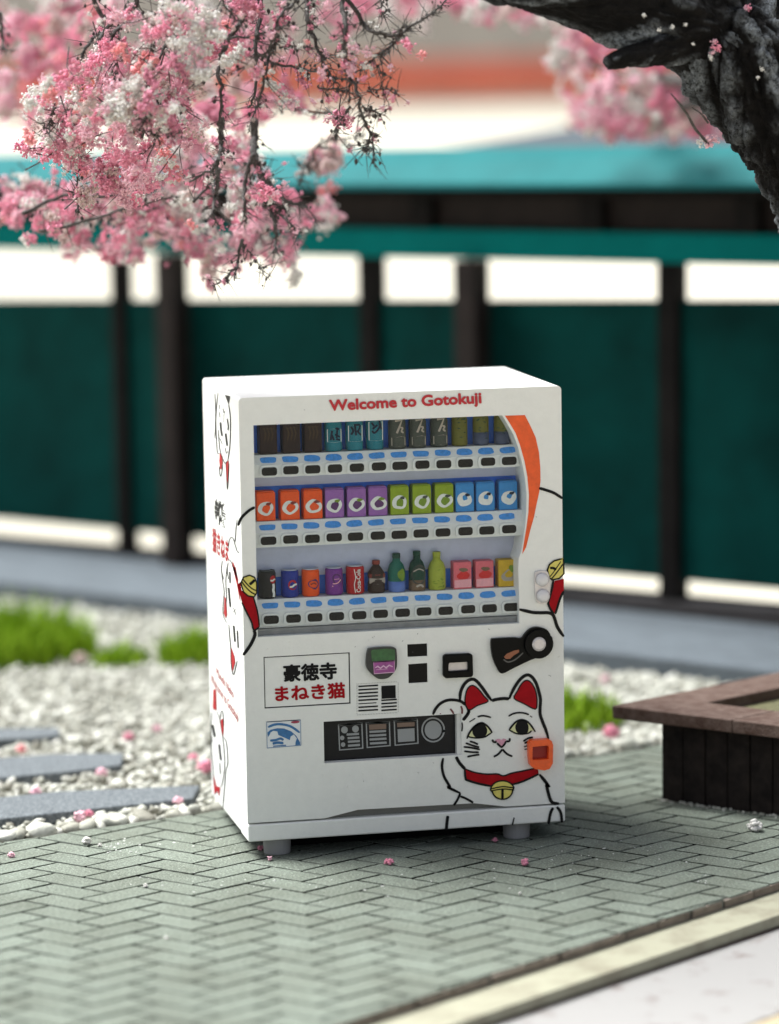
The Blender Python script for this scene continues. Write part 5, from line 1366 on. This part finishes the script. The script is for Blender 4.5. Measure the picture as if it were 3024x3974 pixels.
# branches one can follow, traced as they hang
def q1(*P): return [(700 + x / 1.68, y / 1.68) for x, y in P]
def q2(*P): return [(x / 2.1, y / 2.1) for x, y in P]
def q3(*P): return [(700 + x / 2.1, 500 + y / 2.1) for x, y in P]
paths = [(q1((1055, -160), (1060, 0), (1075, 200), (1075, 400), (1110, 500), (1160, 620), (1190, 760), (1240, 870), (1275, 1050)), 13.05, .011),
         (q1((1070, -30), (1200, 160), (1260, 205), (1400, 232), (1480, 190), (1560, 140), (1680, 45), (1800, -60)), 13.1, .009),
         (q1((830, -120), (820, 0), (832, 150), (870, 240), (940, 420), (1020, 540)), 13.15, .011), (q1((590, 410), (760, 440), (940, 480), (1000, 522)), 13.2, .006),
         (q1((760, -60), (740, 20), (640, 120), (590, 300), (480, 390), (340, 480)), 13.05, .008), (q1((640, 250), (590, 330), (560, 450), (530, 600), (490, 700), (440, 860)), 13.1, .008),
         (q1((560, -140), (480, 40), (380, 160), (300, 290), (250, 440), (270, 600), (260, 800), (280, 930)), 13.2, .013), (q1((210, 245), (450, 240), (560, 210), (720, 150)), 13.1, .006),
         (q1((270, 0), (350, 110), (430, 205)), 13.0, .005), (q1((520, -60), (520, 120), (490, 300), (500, 520), (450, 700)), 13.6, .012),
         (q1((1110, 690), (1040, 800), (1000, 870)), 13.1, .005), (q1((1100, 720), (980, 740), (780, 720), (600, 660)), 14.6, .008), (q1((900, 580), (1030, 580), (1100, 600)), 13.1, .004), (q1((1215, 590), (1300, 580), (1430, 596)), 13.1, .004),
         (q1((1350, -40), (1300, 50), (1340, 120)), 13.2, .004), (q1((1440, 190), (1410, 260), (1320, 330), (1240, 400), (1130, 470)), 13.1, .007), (q1((1310, 330), (1300, 460), (1330, 620)), 13.1, .003), (q1((930, 390), (1000, 350), (1060, 290)), 13.15, .004), (q1((650, 305), (760, 300), (860, 310)), 13.15, .004),
         (q1((1240, 860), (1230, 940), (1190, 990)), 13.05, .003), (q1((1180, 700), (1250, 720), (1330, 750)), 13.1, .003),
         (q2((1500, -60), (1460, 160), (1300, 480), (1200, 640), (1180, 900), (1110, 1060)), 13.3, .008), (q2((1130, -60), (1090, 120), (920, 300), (960, 560), (970, 700)), 13.3, .011), (q2((780, 380), (860, 250), (1000, 110), (1120, 20)), 13.5, .010), (q2((440, 870), (410, 1000), (400, 1100)), 13.2, .005),
         (q2((1000, 830), (1170, 900), (1200, 960), (1100, 1070)), 13.0, .005), (q2((1230, 1050), (1280, 1110), (1420, 1080)), 13.0, .004), (q2((1320, 30), (1280, 200), (1210, 470)), 13.1, .005), (q2((1540, 140), (1500, 240), (1420, 560)), 13.2, .005), (q2((1260, 820), (1300, 900), (1420, 880), (1500, 830)), 13.2, .004),
         (q2((640, 1750), (620, 1600), (640, 1400), (700, 1260)), 13.6, .005), (q2((430, 860), (520, 900), (620, 980)), 13.3, .006),
         (q3((600, -80), (605, 60), (600, 200), (640, 330), (720, 440), (790, 520), (900, 600), (1040, 640)), 14.2, .018), (q3((330, -100), (340, 120), (310, 250), (270, 320), (80, 430)), 13.9, .012), (q3((600, 200), (530, 420), (520, 620), (540, 760)), 14.1, .012), (q3((650, 560), (780, 660), (900, 770), (960, 860)), 14.1, .008), (q3((770, 780), (780, 900), (760, 1020)), 14.2, .010), (q3((500, 900), (470, 1060), (440, 1240)), 14.0, .008), (q3((540, 980), (640, 1110), (730, 1240)), 14.0, .004), (q3((440, 1130), (360, 1220), (260, 1290)), 14.0, .005), (q3((320, 320), (280, 560), (270, 700), (300, 780)), 14.0, .010),
         (q3((990, 380), (1060, 280), (1120, 130), (1300, 80), (1500, 70)), 14.9, .007), (q3((960, 420), (1010, 350), (1060, 290)), 14.9, .004), (q3((780, 760), (700, 560), (640, 380)), 14.1, .009), (q3((100, 600), (230, 460), (330, 330)), 14.0, .007),
         ([(0, 40), (8, 140), (22, 200)], 14.6, .010), ([(330, -60), (400, 90), (330, 190), (310, 260)], 14.0, .012), ([(90, 830), (240, 760), (420, 760), (620, 700), (760, 640)], 14.4, .009), ([(150, 900), (330, 860), (520, 800), (700, 760)], 14.3, .008)]
fine = MB()
tips = []
for P, d, r in paths:
    Q = smoothed([at_d(x, y, d + .05 * math.sin(i * 2.1)) for i, (x, y) in enumerate(P)], 6)
    k = len(Q); j = [q + Vector((random.gauss(0, .003), random.gauss(0, .003), random.gauss(0, .003))) for q in Q]
    world_build(MB().tube(j, [r * (1 - .65 * i / (k - 1)) for i in range(k)], 7), 'branch', twig_m, tree, smooth=True)
    for i in range(1, k - 1):
        for _ in range(3 if random.random() < .75 else 1):
            dv = (j[i + 1] - j[i - 1]).normalized()
            a = Vector((random.gauss(0, 1), random.gauss(0, 1), random.gauss(-.25, .8))); a = (a - dv * a.dot(dv)).normalized() + dv * random.uniform(.1, 1.2)
            a.normalize(); L = abs(random.gauss(0, .05)) + .015
            e = j[i] + a * L; m_ = j[i] + a * L * .5 + Vector((random.gauss(0, .004), random.gauss(0, .004), random.gauss(0, .004)))
            fine.tube([j[i], m_, e], [.0023, .0018, .0008], 3)
            tips.append(e)
            if random.random() < .35:      # crumbs of dried leaf on the twig
                b_ = m_ + Vector((random.gauss(0, .006), random.gauss(0, .006), random.gauss(0, .006)))
                V, F = PEB[random.randrange(8)]
                Vn = V * random.uniform(.003, .008) * np.array([1, .6, 1.3]) + np.array(b_)
                fine.add([Vector(v) for v in Vn], [tuple(f) for f in F])
tag(fine.build('twigs', twig_m), kind='stuff')
tw = bpy.data.objects['twigs']
for v in tw.data.vertices: v.co -= tree.location
tw.parent = tree
def pick(w):
    s = random.uniform(0, sum(w)); k = 0
    for i, x in enumerate(w):
        s -= x
        if s <= 0: return i
    return 0
# blossom: ellipses (px, py, rx, ry, count, depth, spread, tint weights)
PK = (5, 5, 3, .35, 2, 1.5); PL = (2, 4, 7, .25, .7, 1.5); DP = (4, 3, 2, .5, 4, 2); MX = (4, 4, 4, .4, 2, 2.5)
clusters = [(520, 320, 230, 190, 240, 13.35, .22, MX), (300, 430, 180, 150, 150, 13.5, .25, PK), (640, 110, 190, 120, 100, 13.1, .15, PL), (850, 60, 140, 80, 30, 13.1, .15, PK), (450, 560, 260, 140, 240, 13.4, .25, PK), (690, 470, 150, 150, 100, 13.3, .2, MX), (820, 150, 120, 120, 26, 13.15, .15, PL),
            (230, 560, 150, 90, 90, 13.5, .2, PK), (520, 420, 120, 70, 40, 13.0, .08, PL), (470, 700, 200, 80, 110, 13.5, .2, PK),
            (200, 800, 190, 110, 190, 14.2, .25, PK), (420, 850, 250, 120, 260, 14.3, .3, PK), (640, 780, 200, 130, 190, 14.2, .3, MX), (860, 780, 230, 170, 270, 14.2, .3, MX), (1050, 880, 190, 130, 150, 14.4, .25, PK), (1225, 830, 60, 80, 42, 14.8, .15, PL), (860, 980, 120, 60, 60, 14.5, .2, DP), (520, 940, 80, 70, 50, 14.6, .2, PK), (275, 970, 50, 55, 26, 14.8, .15, DP), (790, 1010, 50, 30, 10, 14.1, .1, DP), (1130, 980, 45, 70, 26, 14.5, .15, DP), (730, 920, 90, 60, 60, 14.3, .2, PK), (85, 760, 75, 60, 50, 14.3, .2, PK), (560, 640, 180, 90, 90, 14.0, .25, MX),
            (120, 110, 230, 150, 200, 17.0, .6, DP), (40, 330, 90, 90, 50, 16.5, .5, PK), (300, 230, 180, 90, 90, 16.5, .6, DP), (370, 60, 180, 70, 70, 16.3, .6, MX), (720, 270, 280, 150, 190, 16.4, .7, DP), (600, 560, 260, 160, 120, 16.0, .6, DP), (960, 130, 200, 130, 110, 16.6, .7, DP), (1020, 400, 150, 60, 40, 16.2, .4, DP), (1000, 240, 160, 90, 40, 16.8, .5, MX), (820, 620, 180, 180, 120, 15.6, .5, DP), (930, 450, 110, 70, 30, 15.4, .3, PK), (150, 420, 130, 60, 50, 16.2, .5, PK),
            (1270, 620, 95, 50, 24, 15.5, .25, (2, 2, 1, 1, 2, 6)), (1300, 470, 50, 38, 14, 13.6, .08, (8, 1, 0, 0, 3, 0)), (1500, 35, 160, 45, 44, 17.5, .5, DP), (1720, 20, 170, 45, 44, 18.5, .6, PK), (1960, 40, 130, 45, 30, 19.0, .5, PK), (1300, 60, 140, 50, 24, 16.5, .5, MX), (1350, 220, 90, 80, 8, 13.15, .1, PK), (1040, 60, 120, 70, 14, 13.1, .1, PK), (1030, 300, 120, 90, 7, 13.1, .1, PK), (1130, 340, 100, 80, 6, 13.1, .1, PK)]
allc = []
hang = []
for cx_, cy2, rx, ry, n, d, sp, w in clusters:
    left = int(n * 1.15)
    while left > 0:
        a = random.uniform(0, 6.283); r_ = math.sqrt(random.random())
        x, y = cx_ + rx * r_ * math.cos(a), cy2 + ry * r_ * math.sin(a)
        c0 = at_d(x, y, d + (.7 if 14 <= d < 15 else 0) + random.gauss(0, sp)); hue = pick(w); m_ = random.randint(4, 13)
        ax = Vector((random.gauss(0, .6), random.gauss(0, .6), random.gauss(-.5, .6))).normalized()
        L_ = random.uniform(.03, .09) * (1.3 if d > 15 else 1)
        hang.append((c0, ax, L_, d))
        for _ in range(m_):
            q = c0 + ax * random.uniform(-L_, L_) + Vector((random.gauss(0, .016), random.gauss(0, .016), random.gauss(0, .016)))
            s_ = random.choice((.009, .012, .015, .018, .024)) * random.uniform(.8, 1.2) * (1.45 if d > 15 else 1.0)
            allc.append((q, s_, hue if random.random() < .72 else pick(w), random.randrange(7), d))
        left -= m_
sp_ = MB()
for c0, ax, L_, d in hang:                      # the twiglet each spray hangs on
    if d > 15: continue
    if random.random() < .6:
        e0 = c0 - ax * (L_ + random.uniform(.02, .10)) + Vector((random.gauss(0, .02), random.gauss(0, .02), abs(random.gauss(0, .03))))
        e1 = c0 + ax * (L_ + random.uniform(.0, .035))
        mid = c0 + Vector((random.gauss(0, .008), random.gauss(0, .008), random.gauss(0, .008)))
        sp_.tube([e0, e0 * .45 + mid * .55 + Vector((random.gauss(0, .009), random.gauss(0, .009), random.gauss(0, .009))), mid, e1], [.0030, .0026, .0020, .0009], 4)
spo = sp_.build('sprays', twig_m); spo['kind'] = 'stuff'
for v in spo.data.vertices: v.co -= tree.location
spo.parent = tree
# single marked clumps
for x, y, n_ in ((690, 40, 9), (740, 60, 9), (800, 75, 10), (830, 120, 8), (700, 165, 8), (745, 180, 8), (760, 250, 9), (790, 270, 8), (480, 330, 8), (520, 340, 8), (430, 410, 9), (470, 430, 9), (660, 420, 7), (120, 400, 6), (185, 320, 6)):
    for _ in range(n_):
        allc.append((at_d(x + random.gauss(0, 22), y + random.gauss(0, 18), 12.95 + random.gauss(0, .04)), random.uniform(.012, .024), 2 if random.random() < .85 else 1, random.randrange(7), 12.9))
for x, y, d, s_, mi in ((1588, 175, 13.05, .026, 0), (1635, 215, 13.05, .018, 3), (1050, 135, 13.0, .022, 1), (1245, 275, 13.0, .018, 1), (1425, 200, 13.0, .018, 1), (1270, 20, 13.0, .018, 1), (1255, 300, 13.02, .014, 1), (1300, 380, 13.02, .016, 0), (560, 250, 13.15, .045, 3), (460, 195, 13.05, .028, 3), (490, 220, 13.05, .022, 3), (190, 375, 13.0, .034, 3), (205, 360, 13.0, .022, 3), (110, 530, 13.1, .03, 3), (740, 870, 14.1, .022, 3), (1060, 130, 13.05, .016, 0), (1240, 310, 13.0, .012, 4), (1215, 395, 13.1, .014, 1), (2772, 160, 13.18, .013, 1), (2785, 185, 13.17, .016, 0), (2765, 205, 13.17, .010, 1), (2760, 225, 13.15, .010, 2), (2890, 40, 13.25, .016, 1), (2903, 30, 13.25, .012, 0), (2750, 548, 13.2, .026, 1), (2725, 555, 13.19, .018, 2), (2775, 540, 13.2, .014, 1), (2960, 270, 13.2, .008, 2), (2942, 300, 13.2, .007, 2), (2500, 60, 13.0, .007, 2), (2560, 115, 13.05, .007, 2), (2610, 105, 13.05, .007, 2), (2690, 170, 13.05, .006, 2), (2660, 95, 13.05, .006, 2)):
    allc.append((at_d(x, y, d), s_, mi, random.randrange(7), d - 5))
for e in random.sample(tips, 260):
    allc.append((e, random.uniform(.007, .014), pick(PK), random.randrange(7), 13.6))
allc.sort(key=lambda t: t[1] / t[4], reverse=True)
near = [c for c in allc if c[4] < 14.0]; 
near_ids = set(id(c) for c in near[:300])
groups = {}
for c in allc:
    p_, s_, mi, ci, dd = c
    if id(c) in near_ids:
        o = link('blossom', clump_mesh(ci, mi), None, tree)
        o.location = p_ - tree.location; o.scale = (s_, s_, s_ * .9); o.rotation_euler = (random.uniform(0, 6), random.uniform(0, 6), random.uniform(0, 6))
    else:
        V, F = CL[ci]
        groups.setdefault(mi, []).append(((V * s_) @ rot_rand(rng).T + np.array(p_ - tree.location), F))
def joined(name, groups, root):
    parts = []; mats_ = []; fm = []
    for mi in sorted(groups):
        mats_.append(FLM[mi])
        for V, F in groups[mi]:
            parts.append((V, F)); fm.append(np.full(len(F), len(mats_) - 1))
    me = big_mesh(name, parts, mats_[0])
    for m in mats_[1:]: me.materials.append(m)
    me.polygons.foreach_set('material_index', np.concatenate(fm).astype(np.int32)); me.update()
    o = link(name, me, None, root); o['kind'] = 'stuff'; return o
joined('blossoms', groups, tree)
# branches that reach back over the fence
D2 = 17.4
RT = lambda x, y, d=D2: at_d(x, y, d)
def limb2(name, P, R_):
    Q = smoothed(P, 8); k = len(Q)
    world_build(MB().tube(Q, [np.interp(i / (k - 1), np.linspace(0, 1, len(R_)), R_) for i in range(k)], 10), name, twig_m, tree, smooth=True)
for P, R_ in (([RT(2900, 330, 13.6), RT(2840, 360, 15.2), RT(2600, 420), RT(2400, 430), RT(2260, 470)], [.06, .04, .022, .014, .007]), ([RT(2860, 260, 13.6), RT(2780, 330, 15.4), RT(2560, 300), RT(2360, 280), RT(2220, 180)], [.06, .04, .022, .014, .007]), ([RT(2600, 420), RT(2480, 380), RT(2350, 360)], [.018, .012, .006]), ([RT(2830, 120, 13.7), RT(2680, 180, 15.6), RT(2520, 120), RT(2300, 80), RT(1900, 10)], [.05, .03, .018, .012, .006]), ([RT(2760, 390, 16.5), RT(2660, 360), RT(2600, 260)], [.025, .016, .008])):
    limb2('branch', P, R_)
groups = {}
for cx_, cy2, rx, ry, n, w in ((2400, 370, 190, 150, 75, PK), (2230, 190, 80, 110, 34, PL), (2330, 460, 120, 55, 50, PK), (2560, 465, 130, 55, 60, PL), (2600, 300, 160, 140, 40, MX), (2420, 190, 170, 80, 30, PK), (2680, 440, 120, 80, 34, PK), (2210, 110, 90, 60, 16, PK), (2520, 400, 130, 60, 24, DP), (3000, 40, 60, 70, 30, DP), (2100, 50, 90, 40, 16, PK), (1960, 30, 120, 40, 16, PK)):
    left = n
    while left > 0:
        a = random.uniform(0, 6.283); r_ = math.sqrt(random.random()); hue = pick(w); m_ = random.randint(5, 12)
        c0 = at_d(cx_ + rx * r_ * math.cos(a), cy2 + ry * r_ * math.sin(a), D2 + random.gauss(0, .35))
        for _ in range(m_):
            V, F = CL[random.randrange(7)]
            q = c0 + Vector((random.gauss(0, .04), random.gauss(0, .04), random.gauss(0, .035)))
            groups.setdefault(hue if random.random() < .8 else pick(w), []).append(((V * random.uniform(.018, .034)) @ rot_rand(rng).T + np.array(q - tree.location), F))
        left -= m_ * .55
joined('blossoms', groups, tree)

# ================================================================== FALLEN BLOSSOM
FCL = []
for i in range(5):
    r = np.random.default_rng(900 + i); pp = []
    for k in range(46):
        V, F = ICO0; o = r.normal(size=3); o *= r.uniform(.1, .78) / np.linalg.norm(o)
        pp.append(((V * (1 + r.normal(0, .2, (12, 1))) * r.uniform(.16, .36) * r.uniform(.7, 1.3, 3)) @ rot_rand(r).T + o, F))
    nv = 0; Vs = []; Fs = []
    for V, F in pp: Vs.append(V); Fs.append(F + nv); nv += len(V)
    FCL.append((np.concatenate(Vs), np.concatenate(Fs)))
f_me = {}
def fallen_mesh(i, mi):
    if (i, mi) not in f_me: f_me[(i, mi)] = big_mesh('fallen_blossom', [FCL[i]], FLM[mi])
    return f_me[(i, mi)]
def fallen(px, py, r, mi, label, z=0.0, group='blossom clumps fallen on the brick paving'):
    p = at_z(px, py, z)
    i = random.randrange(5)
    me = fallen_mesh(i, mi)
    o = link('fallen_blossom', me)
    o.location = (p.x, p.y, z + r * .62); o.scale = (r, r, r * .75); o.rotation_euler = (0, 0, random.uniform(0, 6))
    tag(o, label, 'fallen blossom', group)
for a in [(1508, 3357, .023, 0, 'pink fallen blossom on the bricks in front of the middle of the machine'), (2036, 3359, .021, 0, 'pink fallen blossom on the bricks in front of the right foot'), (2928, 3226, .036, 2, 'large white fallen blossom on the bricks in front of the planter box'), (1048, 3340, .015, 1, 'pale pink fallen blossom just in front of the left foot'), (1014, 3300, .017, 4, 'dull pink fallen blossom touching the left side of the left foot'),
          (1922, 3268, .016, 4, 'shaded pink fallen blossom under the machine near the right foot'), (45, 3328, .017, 1, 'pale pink fallen blossom at the left edge of the paving'), (337, 3277, .024, 2, 'white flake on the bricks at the left, below the pebbles'), (388, 3286, .011, 2, 'small white flake right of the bigger white flake on the bricks'), (565, 3443, .011, 2, 'small white flake lying in a joint left of the machine'), (645, 3645, .010, 2, 'lone white speck on the bricks in the left foreground'), (2018, 3472, .008, 2, 'lone white speck on the bricks below the right foot')]:
    fallen(*a)
# thin white flakes scattered on the paving
parts = []
for px, py, n, sx, sy in ((470, 3276, 14, 60, 5), (500, 3304, 8, 50, 5), (420, 3284, 6, 30, 4), (620, 3430, 6, 120, 30), (1000, 3310, 12, 60, 20), (900, 3420, 14, 200, 40), (1300, 3440, 14, 300, 40), (2150, 3330, 16, 300, 60), (2500, 3300, 12, 200, 50), (700, 3260, 16, 260, 30), (1800, 3440, 16, 300, 40), (2700, 3440, 8, 150, 40)):
    for _ in range(n):
        p = at_z(px + random.gauss(0, sx * .6), py + random.gauss(0, sy * .6), .001)
        if p.y < .86 and p.y > .02 and 0 < p.x < 1.29: continue
        V, F = PEB[random.randrange(8)]
        parts.append((V * np.array([random.uniform(.3, 1), random.uniform(.3, 1), .25]) * random.uniform(.003, .0085) @ np.array([[math.cos(t_ := random.uniform(0, 6)), -math.sin(t_), 0], [math.sin(t_), math.cos(t_), 0], [0, 0, 1]]).T + np.array(p), F))
fk = link('flakes', big_mesh('flakes', parts, mat('flake_white', (0.70, 0.70, 0.66), .9))); tag(fk, kind='stuff')
g = 'blossom clumps fallen on the gravel'
for a in [(308, 3190, .036, 1, 'pink fallen blossom among the pebbles in front of the nearest stepping stone'), (345, 3170, .022, 0, 'salmon pink fallen blossom beside the pink one among the pebbles'), (690, 3122, .030, 1, 'pink fallen blossom on the right end of the nearest stepping stone'), (800, 3000, .052, 0, 'big salmon pink fallen blossom on the gravel close to the side of the machine'), (750, 2950, .026, 0, 'pink fallen blossom on the gravel just above the big salmon pink one'), (84, 2922, .034, 3, 'salmon pink fallen blossom between the two farther stepping stones'), (497, 2875, .034, 0, 'lone salmon pink fallen blossom in the middle of the gravel'), (140, 3088, .034, 1, 'pale pink fallen blossom on the back edge of the nearest stepping stone'), (395, 3015, .030, 1, 'pale pink fallen blossom between the stepping stones near their right ends'),
          (310, 2572, .045, 5, 'beige fallen blossom in front of the grass tufts at the left'), (612, 2840, .028, 1, 'pale pink fallen blossom high on the gravel left of the machine'), (2370, 2862, .042, 0, 'pink fallen blossom on the gravel between the machine and the planter box'), (2350, 2650, .030, 1, 'pale fallen blossom against the kerb right of the machine')]:
    fallen(*a, .0 if a[1] > 3150 else .012, g)
